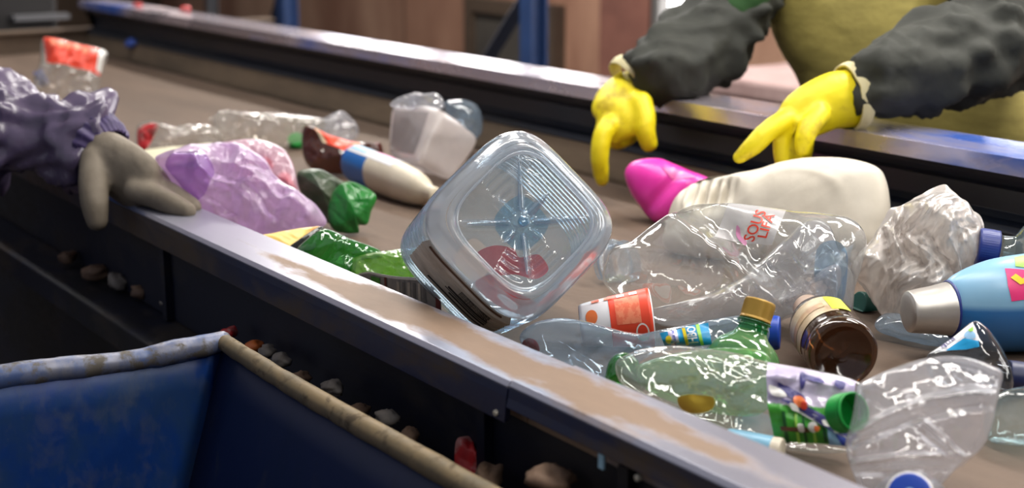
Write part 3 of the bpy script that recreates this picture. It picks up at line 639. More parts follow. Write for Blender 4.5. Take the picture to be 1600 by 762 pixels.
for i, (u, v, z, s, m_) in enumerate([(440, 562, -.068, .014, 'scrap_grey'), (470, 590, -.068, .013, 'scrap_brown'), (520, 606, -.066, .016, 'scrap_grey'), (560, 640, -.066, .014, 'scrap_brown'), (605, 652, -.066, .015, 'scrap_grey'), (640, 680, -.064, .014, 'scrap_brown'), (862, 748, -.05, .022, 'scrap_brown'), (765, 748, -.055, .02, 'scrap_brown')]):
    scrap('dirt_lump', u, v, z, s * .85, M[m_], 11 + i, names[i], grp=grime, y=.640)
names2 = ['dark lump on the ledge under the left end of the rail', 'brown lump on the ledge below the grey glove', 'grey lump on the ledge between two brown lumps below the glove', 'brown lump on the ledge above the dark leg plate', 'flat grey lump on the ledge nearest above the hopper corner']
for i, (u, v, s, m_) in enumerate([(105, 402, .016, 'scrap_brown'), (150, 425, .018, 'scrap_brown'), (185, 440, .019, 'scrap_grey'), (222, 455, .016, 'scrap_brown'), (262, 472, .014, 'scrap_grey')]):
    scrap('dirt_lump', u, v, -.066, s, M[m_], 31 + i, names2[i], grp=grime)
# frilly red and white rag
K = Pillow([(712, 690), (724, 682), (738, 684), (745, 705), (760, 722), (780, 745), (770, 775), (730, 770), (712, 735)], (740, 735, -.045), 40, .012, cr=(.022, 40), seed=4, floor=-.079)
o = K.build('frilly_scrap', M['scrap_red'], nr=20, nt=70); tag(o, 'frilly red and grey crumpled scrap at the foot of the rail stiffener', 'scrap')
# bits left on the far rail and its dirty end
for (u, v, z, s, m_, n_, l_) in [(216, 8, .155, .012, 'scrap_red', 'red_scrap', 'red scrap at the very far end of the far rail top'), (290, 14, .157, .015, 'scrap_red', 'red_scrap', 'red scrap lying on the far rail top before the grey post'), (207, 68, .05, .022, 'scrap_blue', 'blue_scrap', 'blue lump in the far corner of the belt below the end of the rail')]:
    scrap(n_, u, v, z, s, M[m_], 60 + int(u), l_, d=None)
# ================================================================== the sorted rubbish on the belt
def knurl(a, k, z0, z1): return lambda th, z, r: a * np.cos(k * th) * ((z > z0) & (z < z1)) * (r > 0.004)
def cap_part(name, base, axis, r, h, mat, parent, hollow=True, n=96, ring=True, teeth=48):
    """screw cap, closed at the end of the axis; knurled skirt"""
    pr = [(r, 0), (r, h * .05), (r, h * .8), (r * .985, h * .93), (r * .90, h), (r * .5, h * 1.0), (.0002, h * 1.0)]
    if hollow: pr = [(.0002, h * .86), (r * .5, h * .86), (r * .86, h * .86), (r * .88, h * .7), (r * .88, 0.0)] + pr
    L = Lathe(base, axis, pr, n=n, sub=3, ribs=knurl(r * .018, teeth, h * .12, h * .82)); o = L.build(name, mat, parent)
    return L, o
def loose_cap(name, u, v, d, axis, r, h, mat, label, z=None):
    c = P(u, v, d) if z is None else at(u, v, z)
    b = c - unit(axis) * h / 2; o = thing(name, label, 'bottle cap', b); cap_part('cap_shell', b, axis, r, h, mat, o)
    g = unit(axis); L = Lathe(b - g * .0035, axis, [(r * .93, 0), (r * 1.0, 0), (r * 1.0, .0028), (r * .93, .0028)], n=60, sub=1); L.build('seal_ring', mat, o); return o
def pthing(name, label, cat, K): return thing(name, label, cat, K.O)
d2r = math.radians

# ---- five litre square jug, base towards the camera
jc = P(820, 344, 1.37)
ax = unit(unit(jc - CAM) * 1.0 - Rv * .21 + np.array([0, 0, -.17]))
jug = thing('water_jug', 'big pale blue square water jug tipped with its star moulded base facing the camera', 'jug', at(800, 520, .004))
hr = .0690; hb = .0790
def jribs(th, z, r): return np.where((z > .03) & (z < .21), .0022 * np.sin(z * 2 * math.pi / .0135), 0)
SQ = 4.2; ROLL = d2r(45 + 4)
jp = [(hr * .93, .0), (hr * .985, .003), (hr * 1.04, .012), (hb * .985, .024), (hb * .965, .033)] + [(hb, z) for z in np.linspace(.04, .21, 60)] + [(hb * .95, .225), (hb * .75, .25), (hb * .42, .275), (.022, .285), (.022, .305)]
J = Lathe(jc, ax, jp, roll=ROLL, sq=SQ, n=144, sub=2, ribs=jribs); tj = J.tz(.030)
J.build('body', M['blue_pet'], jug, t0=tj)
J.build('base_rim', M['blue_rim'], jug, t1=tj)
# base: flat frosted band, then a recessed pane with ribs running to a boss
Jb = Lathe(jc, ax, [(hr * .93, 0.0), (hr * .90, -.0012), (hr * .86, -.001), (hr * .84, .001), (hr * .815, .006)], roll=ROLL, sq=3.9, n=144, sub=4); Jb.build('base_band', M['blue_rim'], jug)
def starz(th, z, r): return 0
Jr = Lathe(jc, ax, [(hr * .845, -.0015), (hr * .835, -.0035), (hr * .815, -.0025), (hr * .805, .001)], roll=ROLL, sq=3.6, n=144, sub=3); Jr.build('inner_ring', film('ring plastic', (.9, .94, .97, 1), .4, (.8, .86, .93, 1), f0=.1, rough=.08), jug)
nr_, nt_ = 40, 180
RR, TH = np.meshgrid(np.linspace(.02, .66, nr_), np.linspace(0, 2 * math.pi, nt_, endpoint=False), indexing='ij')
k_ = (np.abs(np.cos(TH)) ** 3.6 + np.abs(np.sin(TH)) ** 3.6) ** (-1 / 3.6); rr = RR * (1 + (k_ - 1) * np.clip(RR / .4, 0, 1))
zz = .006 + .017 * (1 - (RR / .66) ** 1.6) + .0016 * np.sin(RR * 60) * (np.cos(2 * (TH - 2.2)) > .2) * (RR > .3)
for a0, w0, l0 in ((0, .10, .66), (90, .10, .6), (180, .10, .64), (270, .10, .66), (45, .11, .34), (225, .12, .42), (135, .1, .30), (315, .12, .44)):
    dth = (TH - d2r(a0 - 49 + 90) + math.pi) % (2 * math.pi) - math.pi; zz -= .010 * np.exp(-(dth * RR / (.024 + .014 * (1 - RR))) ** 2) * np.clip((l0 - RR) / .1, 0, 1) * np.clip((RR - .1) / .08, 0, 1)
zz += -.012 * np.exp(-(RR / .13) ** 4)
g = jc + (hr * 1.24 * rr * np.cos(TH))[..., None] * J.ex + (hr * 1.24 * rr * np.sin(TH))[..., None] * J.ey + zz[..., None] * J.ez
cut = 16
mesh_obj('base_pane', *grid_faces(g[cut:], True), M['blue_pet'], jug)
mesh_obj('base_star', *grid_faces(g[:cut + 1], True, True), M['blue_star'], jug)
gm = Lathe(jc + ax * .004, ax, [(.0003, -.004), (.004, -.004), (.0055, -.001), (.0055, .004)], n=24, sub=3); gm.build('moulding_stub', M['blue_star'], jug)
for m_, d_, pts in (('redwrap', 1.46, [(744, 398), (772, 384), (802, 388), (812, 402), (842, 398), (858, 420), (836, 436), (806, 428), (772, 428)]), ('scrap_red', 1.45, [(742, 442), (770, 428), (792, 436), (806, 456), (838, 474), (832, 492), (800, 488), (768, 470)]), ('white', 1.44, [(778, 462), (790, 460), (808, 478), (800, 484)])):
    q_ = catmull(np.array([P(u, v, d_) for u, v in pts]), 5, True); c_ = q_.mean(0); g = c_ + (q_ - c_)[None] * np.linspace(.02, 1, 8)[:, None, None]; g = g + ax * (.010 * crease(g, 30, 4))[..., None]
    mesh_obj('red_print' if m_ != 'white' else 'white_print', *grid_faces(g, True, True), M[m_], jug)
# label wrapped on the two lower faces
def fdir(px): return math.degrees(math.atan2(float(px @ J.ey), float(px @ J.ex)))
camr = unit(np.cross(Zv, -(jc - CAM) * np.array([1, 1, 0]))); upv = np.cross(-unit(jc - CAM), camr)
thL = d2r(fdir(-camr - upv)); thR = d2r(fdir(camr - upv))
t0_, t1_ = J.tz(.036), J.tz(.15)
lb = mesh_obj('paper_label', *grid_faces(J.patch(thL - .70, thL + .62, t0_, t1_, 40, 40, .0014)), M['paper'], jug, label='dirty grey paper label with a barcode')
bc = MB(); rb = random.Random(8); q0 = thL - .05
s_sign = 1 if (thR - thL + math.pi) % (2 * math.pi) - math.pi > 0 else -1
z_ = .05
for k in range(26):
    w = rb.choice([.0009, .0016, .0024]); a = thL + s_sign * (.10 + k * .017)
    bc.grid(J.patch(a, a + .017 * (.3 + .5 * rb.random()), J.tz(.056), J.tz(.085), 3, 8, .0022))
bc.build('barcode', M['ink'], lb)
for k in range(9):
    z0 = .094 + k * .005; a = thL - .55; mesh_obj('text_line', *grid_faces(J.patch(a, a + .5 + .4 * rb.random(), J.tz(z0), J.tz(z0 + .0018), 12, 3, .0021)), M['ink'], lb)
mesh_obj('edge_stripe', *grid_faces(J.patch(thL - .6, thL + .55, J.tz(.038), J.tz(.0395), 40, 5, .0022)), M['brownprint'], lb)
mesh_obj('red_print', *grid_faces(J.patch(thR - .62, thR - .1, J.tz(.05), J.tz(.12), 30, 20, -.0012)), M['red'], jug)
mesh_obj('red_print', *grid_faces(J.patch(thR + .02, thR + .3, J.tz(.075), J.tz(.13), 20, 20, -.0012)), M['redwrap'], jug)
mesh_obj('white_print', *grid_faces(J.patch(thR - .45, thR - .2, J.tz(.06), J.tz(.085), 14, 10, -.0025)), M['white'], jug)
mesh_obj('red_print', *grid_faces(J.patch(thL + s_sign * .15, thL + s_sign * .62, J.tz(.055), J.tz(.13), 20, 20, -.003)), M['scrap_red'], jug)
ray_m = film('thick ridge plastic', (.88, .93, .97, 1), .22, (.86, .92, .98, 1), f0=.14, power=2.0, rough=.1, bump=.1)
for a0, l0, w0 in ((0, .80, .0032), (90, .74, .0034), (180, .80, .0032), (270, .86, .0042), (135, .40, .0035), (315, .55, .004)):
    th_ = d2r(a0 - 49 + 90); e_ = J.ex * math.cos(th_) + J.ey * math.sin(th_); pa = lambda r: jc + e_ * hr * r + ax * (.004 + .012 * (1 - r))
    MB().grid(sweep([(pa(.20), w0, w0 * .7), (pa(.2 + (l0 - .2) * .4), w0 * .8, w0 * .6), (pa(.2 + (l0 - .2) * .8), w0 * .5, w0 * .4), (pa(l0), .0008)], n=12, sub=6), True, True, True).build('base_ridge', ray_m, jug)

# ---- big crushed clear bottle behind the green bottle
K = Pillow([(948, 405), (958, 388), (985, 378), (1030, 345), (1080, 325), (1130, 318), (1180, 322), (1235, 330), (1290, 334), (1335, 345), (1354, 375), (1348, 410), (1336, 450), (1328, 496), (1285, 500), (1240, 492), (1205, 505), (1150, 500), (1095, 512), (1045, 512), (1000, 490), (962, 462), (942, 438)],
           (1150, 508, .006), 22, .060, .05, cr=(.036, 10), fine=.006, seed=21, edge=.5,
           ribs=lambda x, y, r: .0014 * np.sin(x * 330) * np.exp(-((x + .005) / .055) ** 4 - ((y - .012) / .032) ** 2) + .012 * np.exp(-(((x - .02) * .8 + y * 1.0 + .02) / .012) ** 2) - .016 * np.exp(-(((x - .055) * .8 + y + .02) / .022) ** 2))
o = pthing('crushed_bottle', 'large crushed clear jug with a white label lettered in red', 'bottle', K)
K.build('body', M['clear2'], o, nr=70, nt=260)
lb = K.patch('label', [(1139, 319), (1228, 331), (1204, 392), (1117, 378)], M['label_clear'], o, 30, .0012, label='white label with red letters')
K.text('lettering', 'SOUS', [(1160, 380), (1181, 333), (1197, 338), (1177, 385)], M['red'], lb, .0024)
K.text('lettering', 'LIFA', [(1182, 378), (1196, 338), (1210, 343), (1196, 381)], M['red'], lb, .0024)
K.shape('pink_mark', [(1151, 358), (1156, 364), (1156, 375), (1166, 383), (1164, 390), (1155, 382), (1150, 372)], M['pinkprint'], lb, .0022)
K.shape('base_dimple', [(1272, 400), (1296, 386), (1318, 400), (1320, 440), (1312, 478), (1286, 482), (1270, 450)], film('blue base tint', (.66, .80, .92, 1), .16, (.5, .68, .9, 1), f0=.1), o, .0016, 4, 14, label='bluish dimple')
K2 = Pillow([(998, 492), (1050, 478), (1105, 462), (1150, 440), (1190, 408), (1232, 368), (1262, 346), (1290, 352), (1310, 390), (1334, 440), (1328, 492), (1285, 500), (1240, 494), (1205, 507), (1150, 502), (1095, 514), (1045, 514), (1012, 504)], (1150, 505, .004), 26, .054, .01, cr=(.060, 17), fine=.022, seed=23, rag=.03, center=(1225, 462))
K2.build('crumpled_wall', M['clear_milky'], o, nr=60, nt=240)
nb = P(968, 412, 1.72); na = unit(P(940, 418, 1.74) - nb)
L = Lathe(nb, na, [(.027, -.012), (.0255, 0), (.0255, .004), (.031, .005), (.031, .009), (.0255, .010), (.0245, .02), (.022, .02)], n=60, sub=3); L.build('neck', M['blue_clear'], o)

# ---- pale blue crumpled bottle with blue cap, lying beside the rail
K = Pillow([(812, 527), (822, 512), (845, 501), (880, 497), (915, 503), (950, 512), (1000, 523), (1045, 519), (1090, 508), (1130, 497), (1165, 486), (1196, 498), (1200, 532), (1165, 545), (1120, 548), (1060, 545), (1015, 556), (985, 576), (958, 592), (930, 598), (895, 585), (850, 560), (820, 543)],
           (980, 590, .006), 24, .030, .024, yaw=-6, cr=(.024, 18), fine=.005, seed=33)
o = pthing('crumpled_bottle', 'pale blue crumpled water bottle with a blue cap, beside the green bottle', 'bottle', K)
K.build('body', M['blue_clear'], o, nr=60, nt=240)
def band(K, pts_top, pts_bot, name, mat, parent, lift=.0012, n=20, **k):
    a = catmull([K.pl(*p) for p in pts_top], 6); b = catmull([K.pl(*p) for p in pts_bot], 6); w = np.linspace(0, 1, n)[:, None, None]; g = a[None] * (1 - w) + b[None] * w
    v, f = grid_faces(K.surf(g[..., 0], g[..., 1], 1, lift)); return mesh_obj(name, v, f, mat, parent, **k)
lb = band(K, [(1035, 527), (1060, 521), (1085, 514), (1108, 509)], [(1042, 547), (1065, 546), (1088, 545), (1114, 543)], 'neck_label', M['cyan'], o, label='cyan label with white letters')
K.quad
for q, m_ in (([(1068, 519), (1073, 518), (1080, 546), (1075, 546)], 'yellow'), ([(1089, 513), (1094, 511), (1102, 544), (1097, 544)], 'lightgreen'), ([(1047, 524), (1060, 521), (1066, 546), (1052, 547)], 'lilac'), ([(1052, 523), (1056, 522), (1062, 546), (1057, 547)], 'blueprint')): K.patch('label_stripe', q, M[m_], lb, 10, .002)
K.text('lettering', 'HBO', [(1077, 542), (1076, 518), (1088, 515), (1094, 541)], M['white'], lb, .0026)
K.shape('sun_mark', [(1044, 534), (1049, 531), (1053, 535), (1051, 541), (1045, 541)], M['yellow'], lb, .0026)
K.shape('red_print', [(816, 538), (828, 530), (842, 536), (846, 550), (832, 550)], M['scrap_red'], o, -.002)
nb = P(1193, 519, 1.40); na = unit(Rv * 1.0 - Fv * .25 + Zv * .05)
L = Lathe(nb - na * .015, na, [(.0125, 0), (.0125, .02)], n=40, sub=2); L.build('neck', M['blue_clear'], o)
cap_part('cap', nb, na, .0165, .016, M['bluecap'], o, label if 0 else True)

# ---- red and white tapering cup
cb = P(906, 508, 1.462); ca = unit(P(1010, 496, 1.460) - cb)
cup = thing('yogurt_cup', 'red and white printed plastic cup lying behind the crumpled pale blue bottle', 'cup', at(960, 525, .002))
Lc = Lathe(cb, ca, [(.0002, 0), (.017, 0), (.0205, .0015), (.0222, .006), (.0242, .02), (.0270, .045), (.0292, .066), (.0296, .071), (.0298, .0735), (.0288, .0745), (.0275, .072), (.024, .0735), (.0002, .0735)], n=90, sub=4)
Lc.build('cup_shell', M['whitegloss'], cup); Z_ = lambda z: Lc.tz(z)
lb = mesh_obj('red_band', *grid_faces(Lc.patch(0, 2 * math.pi, Z_(.031), Z_(.0738), 120, 24, .0005)), M['redlabel'], cup, label='orange red printed band')
tocam = unit(CAM - (cb + ca * .05)); th0 = math.atan2(float(tocam @ Lc.ey), float(tocam @ Lc.ex))
upd = Zv; thu = math.atan2(float(upd @ Lc.ey), float(upd @ Lc.ex)); sg = 1 if ((thu - th0 + math.pi) % (2 * math.pi) - math.pi) > 0 else -1
mesh_obj('text_panel', *grid_faces(Lc.patch(th0 - sg * .15, th0 + sg * .95, Z_(.037), Z_(.062), 24, 14, .0009)), M['peach'], lb)
def lpoly(L, th, z, rt, rz, name, mat, parent, lift, n=22, fn=None):
    a = np.linspace(0, 2 * math.pi, n, endpoint=False); rr = np.linspace(.02, 1, 4)[:, None]; k = 1.0 if fn is None else fn(a)
    TH = th + rt * rr * np.cos(a) * k; ZZ = z + rz * rr * np.sin(a) * k; TT = np.interp(ZZ, L.prof[len(L.prof) // 8:, 1], L.t[len(L.prof) // 8:])
    return mesh_obj(name, *grid_faces(L.pt(TH, TT, lift), True, True), mat, parent)
lpoly(Lc, th0 - sg * .52, .062, .36, .0068, 'berry_outline', M['white'], lb, .0010); lpoly(Lc, th0 - sg * .46, .062, .24, .0050, 'berry', M['red'], lb, .0014); lpoly(Lc, th0 - sg * .72, .062, .12, .0048, 'berry_leaf', M['green'], lb, .0018)
lpoly(Lc, th0 + sg * .30, .0125, .32, .006, 'orange_print', M['orange'], cup, .0010)
for k in range(4): mesh_obj('top_print', *grid_faces(Lc.patch(th0 + sg * 1.02, th0 + sg * 1.25, Z_(.014 + k * .013), Z_(.022 + k * .013), 8, 6, .0010)), M['white'] if k > 1 else M['peach'], cup)

# ---- green bottle with gold cap
gb = at(1146, 612, .004); gt = P(1180, 499, 1.33); ga = unit(gt - gb); gl = np.linalg.norm(gt - gb)
gbt = thing('green_bottle', 'green clear bottle with a gold screw cap standing among the crushed bottles', 'bottle', gb)
w_ = .0355
def gdef(L):
    z = L[..., 2:3]; L = L.copy(); k = np.clip(1 - z[..., 0] / (gl * .55), 0, 1); L[..., 0] += .006 * vn(L * 28, 5) * k; L[..., 1] += .006 * vn(L * 28, 9) * k; return L
Lg = Lathe(gb, ga, [(.0005, .002), (w_ * .7, 0), (w_ * .95, .006), (w_, .02), (w_ * 1.0, gl * .30), (w_ * .99, gl * .42), (w_ * .93, gl * .54), (w_ * .78, gl * .65), (w_ * .56, gl * .74), (.0165, gl * .79), (.0150, gl * .83)], n=90, sub=6, deform=gdef); Lg.build('body', M['green_bottle'], gbt)
Ln = Lathe(gb, ga, [(.0150, gl * .82), (.0145, gl * .88), (.0150, gl * .885), (.0150, gl * .90), (.0138, gl * .91), (.0138, gl * .95), (.0158, gl * .955), (.0158, gl * .97), (.0132, gl * .98), (.0138, gl * 1.03)], n=60, sub=3); Ln.build('neck', M['green_neck'], gbt)
Lr = Lathe(gb, ga, [(.0140, gl * .985), (.0148, gl * .985), (.0148, gl * 1.01), (.0140, gl * 1.01)], n=60, sub=1); Lr.build('seal_ring', M['goldcap'], gbt)
cap_part('cap', gb + ga * gl * 1.015, ga, .0146, .0175, M['goldcap'], gbt)
KG = Pillow([(985, 578), (1030, 558), (1100, 545), (1180, 545), (1206, 565), (1210, 620), (1180, 650), (1110, 645), (1040, 625), (1000, 602)], (1110, 642, .004), 22, .026, .022, yaw=-8, cr=(.018, 20), seed=47, fine=.004); KG.build('crushed_side', M['green_bottle'], gbt, nr=40, nt=150)

# ---- brown bottle, base towards the camera
bb = P(1318, 553, 1.33); bax = unit(Fv * 1.0 - Rv * .02 + Zv * .0)
br = thing('brown_bottle', 'brown plastic bottle lying with its dark base towards the camera', 'bottle', at(1318, 590, .002))
rB = .0335
Lb = Lathe(bb, bax, [(rB * .80, .001), (rB * .93, 0), (rB, .005), (rB, .012), (rB * .975, .016), (rB, .02), (rB, .075), (rB * .96, .088), (rB * .8, .105), (rB * .55, .122), (.0125, .135), (.0125, .15)], n=90, sub=5); Lb.build('body', M['brown_pet'], br)
Lbb = Lathe(bb, bax, [(.0003, .012), (rB * .3, .011), (rB * .6, .006), (rB * .80, .001)], n=90, sub=5, ribs=None); Lbb.build('base', M['brown_base'], br)
tc_ = unit(CAM - bb); thc = math.atan2(float(Zv @ Lb.ey), float(Zv @ Lb.ex)); thl = math.atan2(float(-Rv @ Lb.ey), float(-Rv @ Lb.ex)); sg = 1 if ((thl - thc + math.pi) % (2 * math.pi) - math.pi) > 0 else -1
M['beige'] = solid('beige printed label', srgb(206, 190, 158), 0.45, col2=srgb(176, 150, 116), nscale=50)
lb = mesh_obj('label', *grid_faces(Lb.patch(thc - sg * .05, thc + sg * 1.9, Lb.tz(.030), Lb.tz(.078), 50, 20, .0006)), M['beige'], br, label='beige label with a lime corner')
mesh_obj('label_band', *grid_faces(Lb.patch(thc + sg * .25, thc + sg * 1.85, Lb.tz(.046), Lb.tz(.058), 40, 8, .0010)), M['orange'] if 0 else solid('faded brown print', srgb(170, 132, 98), .5, col2=srgb(206, 180, 140), nscale=70), lb)
mesh_obj('lime_corner', *grid_faces(Lb.patch(thc - sg * .42, thc + sg * .12, Lb.tz(.034), Lb.tz(.076), 16, 12, .0010)), M['yellow'] if 0 else solid('lime label', srgb(200, 212, 52), .45), lb)
cap_part('cap', bb + bax * .138, bax, .0150, .0165, solid('pale pinkish cap', srgb(216, 190, 172), .4), br)

# ---- crumpled clear bottle in front, with the printed label
K = Pillow([(962, 567), (985, 552), (1020, 543), (1060, 541), (1110, 546), (1150, 552), (1200, 566), (1260, 576), (1340, 596), (1350, 630), (1345, 670), (1336, 702), (1290, 708), (1245, 704), (1212, 697), (1180, 692), (1140, 680), (1085, 655), (1040, 632), (1000, 615), (970, 598)],
           (1160, 690, .006), 30, .026, .018, yaw=-10, cr=(.013, 26), fine=.0045, seed=45)
o = pthing('crumpled_bottle', 'crumpled clear bottle with a purple and green printed label, along the near rail', 'bottle', K)
K.build('body', M['clear2'], o, nr=70, nt=280)
lb = K.patch('label', [(1202, 569), (1338, 598), (1336, 648), (1206, 640)], M['lilac'], o, 34, .0012, label='shiny lilac upper part of the label')
lg = K.patch('label', [(1206, 638), (1336, 646), (1333, 700), (1214, 693)], M['green'], o, 34, .0012, label='green lower part of the label')
pr = [('indigo', [(1222, 608), (1240, 614), (1262, 628), (1262, 636), (1240, 630), (1226, 618)]), ('indigo', [(1255, 590), (1264, 594), (1262, 612), (1256, 616)]), ('indigo', [(1262, 592), (1290, 602), (1288, 608), (1264, 600)]),
      ('white', [(1230, 636), (1250, 640), (1300, 668), (1336, 684), (1336, 692), (1296, 676), (1248, 650)]), ('indigo', [(1226, 634), (1262, 642), (1306, 664), (1336, 676), (1336, 688), (1300, 678), (1258, 652)]),
      ('lilac', [(1216, 600), (1226, 596), (1240, 606), (1232, 612)]), ('white', [(1208, 612), (1226, 618), (1236, 630), (1214, 628)]), ('indigo', [(1310, 600), (1324, 606), (1320, 616), (1308, 610)])]
for i, (m_, pts) in enumerate(pr): K.shape('label_shape', pts, M[m_], lb, .0022 + .0004 * i)
for i, (m_, pts) in enumerate([('orange', [(1246, 630), (1256, 628), (1264, 636), (1258, 646), (1248, 642)]), ('red', [(1258, 638), (1266, 638), (1266, 648), (1258, 648)]), ('white', [(1240, 640), (1250, 642), (1254, 652), (1244, 650)]), ('white', [(1270, 670), (1278, 668), (1284, 678), (1276, 684), (1268, 678)]), ('orange', [(1278, 674), (1286, 676), (1284, 682), (1278, 682)]), ('white', [(1252, 672), (1260, 672), (1262, 682), (1254, 682)]),
                               ('white', [(1290, 664), (1304, 668), (1304, 674), (1292, 672)]), ('white', [(1306, 674), (1320, 676), (1320, 682), (1308, 682)])]): K.shape('flower_shape', pts, M[m_], lg, .0052 + .0002 * i)
for i, (u0, w) in enumerate([(1228, 5), (1246, 4), (1258, 3), (1272, 4), (1288, 4)]): K.patch('label_stripe', [(u0, 652 + i * 2), (u0 + w, 652 + i * 2), (u0 + w + 4, 696), (u0 + 3, 696)], M['lightgreen' if i % 2 else 'darkgreen'], lg, 8, .0024)
K.patch('label_stripe', [(1224, 674), (1266, 676), (1270, 683), (1226, 680)], M['brownprint'], lg, 8, .0030)
K.patch('label_corner', [(1296, 676), (1334, 690), (1331, 701), (1298, 699)], M['lightblue'], lg, 8, .0028); K.patch('label_corner', [(1308, 684), (1334, 686), (1332, 700), (1318, 700)], M['blueprint'], lg, 8, .0033)
K.shape('yellow_print', [(1066, 628), (1090, 624), (1122, 630), (1118, 646), (1090, 650), (1068, 642)], solid('yellow lid', srgb(232, 200, 74), .4), o, .0010)
# ---- green bottle end poking out at the left of it
K = Pillow([(945, 592), (950, 568), (962, 555), (980, 552), (996, 562), (1003, 580), (1010, 604), (995, 614), (970, 608), (945, 604)], (975, 606, .02), 35, .018, .016, cr=(.004, 40), seed=51)
o = pthing('green_bottle_end', 'torn dark green bottle end poking out between the rail and the clear crumpled bottle', 'bottle', K); K.build('shell', M['green_dark'], o, nr=26, nt=110)
nb = P(990, 590, 1.32); L = Lathe(nb, unit(-Rv + Zv * .2 - Fv * .6), [(.014, 0), (.014, .004), (.0165, .0045), (.0165, .007), (.0135, .008), (.0135, .018)], n=50, sub=2); L.build('neck', M['green_dark'], o)

# ---- front clear bag bottle with a blue and white cap
K = Pillow([(1338, 612), (1346, 598), (1400, 574), (1450, 561), (1510, 560), (1552, 574), (1566, 584), (1559, 622), (1549, 668), (1532, 702), (1496, 730), (1470, 758), (1440, 790), (1395, 795), (1352, 775), (1328, 726), (1322, 690), (1332, 650)],
           (1435, 775, .006), 30, .026, .022, cr=(.030, 13), fine=.007, seed=61, edge=.5,
           ribs=lambda x, y, r: .005 * np.exp(-((y - .055 + .25 * (x - .01) ** 2 / .05) / .003) ** 2) + .010 * np.exp(-((y - .42 * x - .012 + x * x * 3) / .0045) ** 2) + .009 * np.exp(-((y + .03 - .18 * x) / .004) ** 2) + .007 * np.exp(-((y + .75 * x + .002) / .0035) ** 2) * (x > 0))
o = pthing('flattened_bottle', 'flattened milky clear bottle with a blue and white cap, nearest the camera', 'bottle', K)
K.build('body', M['clear_milky'], o, nr=70, nt=260)
nb = P(1422, 778, 1.05); na = unit(CAM - nb + Zv * .35 - Rv * .05)
L = Lathe(nb - na * .022, na, [(.030, -.01), (.021, .006), (.0165, .010), (.0165, .02)], n=50, sub=4); L.build('neck', M['clear_milky'], o)
_, cp_ = cap_part('cap', nb, na, .0172, .012, M['white'], o); L = Lathe(nb + na * .0122, na, [(.0150, 0), (.0145, .0006), (.0002, .0008)], n=50, sub=2); L.build('cap_disc', M['bluecap'], cp_, label='blue disc with a pale mark')
L2 = Lathe(nb + na * .0136, na, [(.0045, 0), (.0002, .0002)], n=10, sub=1, sq=None); L2.build('cap_mark', M['lightblue'], cp_)

# ---- aqua labelled clear bottle behind it
K = Pillow([(1448, 556), (1485, 530), (1520, 502), (1538, 508), (1556, 528), (1572, 556), (1584, 590), (1578, 612), (1540, 618), (1490, 612), (1455, 590)], (1520, 616, .004), 22, .024, .022, cr=(.004, 26), seed=71, fine=.001)
o = pthing('aqua_bottle', 'thin grey clear bottle with a white and cyan label, behind the flattened milky bottle', 'bottle', K); K.build('body', M['clear_dark'], o, nr=50, nt=180)
lb = o
def tri_label(name, pts, mat, lift, **k): return K.shape(name, pts, mat, lb, lift, 1, 10, **k)
lb = tri_label('label', [(1452, 553), (1470, 542), (1487, 529), (1504, 516), (1520, 504), (1524, 515), (1528, 530), (1530, 544), (1510, 548), (1480, 551)], M['whitegloss'], .0012, label='white label with a cyan wedge')
tri_label('label_wedge', [(1478, 550), (1492, 540), (1506, 531), (1516, 533), (1529, 536), (1530, 545), (1510, 549)], M['cyan'], .0022)
tri_label('label_leaf', [(1512, 518), (1520, 512), (1521, 519), (1516, 521)], M['lightgreen'], .0026)
K.shape('label_badge', [(1507, 524), (1513, 519), (1522, 522), (1524, 530), (1516, 533), (1508, 530)], M['lightblue'], lb, .0020, 4)
K.text('lettering', 'qua', [(1469, 542), (1490, 526), (1495, 533), (1474, 548)], M['indigo'], lb, .0028)
nb = P(1574, 588, 1.33); na = unit(Rv * 1.0 - Zv * .12 - Fv * .1); L = Lathe(nb - na * .012, na, [(.0125, 0), (.0125, .016)], n=30, sub=2); L.build('neck', M['clear_dark'], o); cap_part('cap', nb, na, .0155, .017, M['navy_dark'], o)

# ---- teal clear bottle at the right edge
K = Pillow([(1541, 640), (1560, 615), (1600, 604), (1650, 606), (1700, 620), (1705, 670), (1660, 694), (1600, 696), (1552, 692), (1538, 672)], (1610, 694, .004), 25, .026, .022, cr=(.012, 24), fine=.002, seed=81)
o = pthing('teal_bottle', 'crumpled teal tinted clear bottle cut off by the right edge, beside the flattened milky bottle', 'bottle', K); K.build('body', M['teal_clear'], o, nr=46, nt=170)
cap_part('cap', P(1706, 648, 1.2), unit(Rv), .0145, .015, M['bluecap'], o)

# ---- small light blue bottle with a pale cap, tucked behind the near rail
sb = at(1136, 690, .0125); sa = unit(at(1212, 704, .0125) - sb); sl = np.linalg.norm(at(1206, 704, .0125) - sb)
o = thing('small_tube', 'small pale blue tube with a cream cap tucked behind the near rail', 'tube', sb - Zv * .0115)
L = Lathe(sb, sa, [(.0002, 0), (.009, .0), (.0115, .004), (.0115, sl * .9), (.0108, sl), (.008, sl * 1.01)], n=50, sub=4); L.build('body', solid('pale blue tube', srgb(132, 186, 214), .35), o)
cap_part('cap', sb + sa * sl * 1.0, sa, .0112, .008, M['cream'], o, teeth=30)

# ---- loose caps
loose_cap('bottle_closure', 1320, 645, 1.125, unit(-Rv * .50 - Zv * .42 + Fv * .76), .0155, .0145, M['greencap'], 'bright green screw cap tilted open on the crumpled bottle label')
loose_cap('bottle_closure', 463, 220, 2.62, unit(Zv * .7 - Fv * .6), .0150, .014, M['greencap'], 'small green cap lying beside the brown crushed bottle at the back')
loose_cap('bottle_closure', 1349, 477, 1.60, unit(-Rv * .8 + Zv * .25 - Fv * .3), .0150, .016, M['tealcap'], 'dark teal cap between the large crushed jug and the cloudy bag')

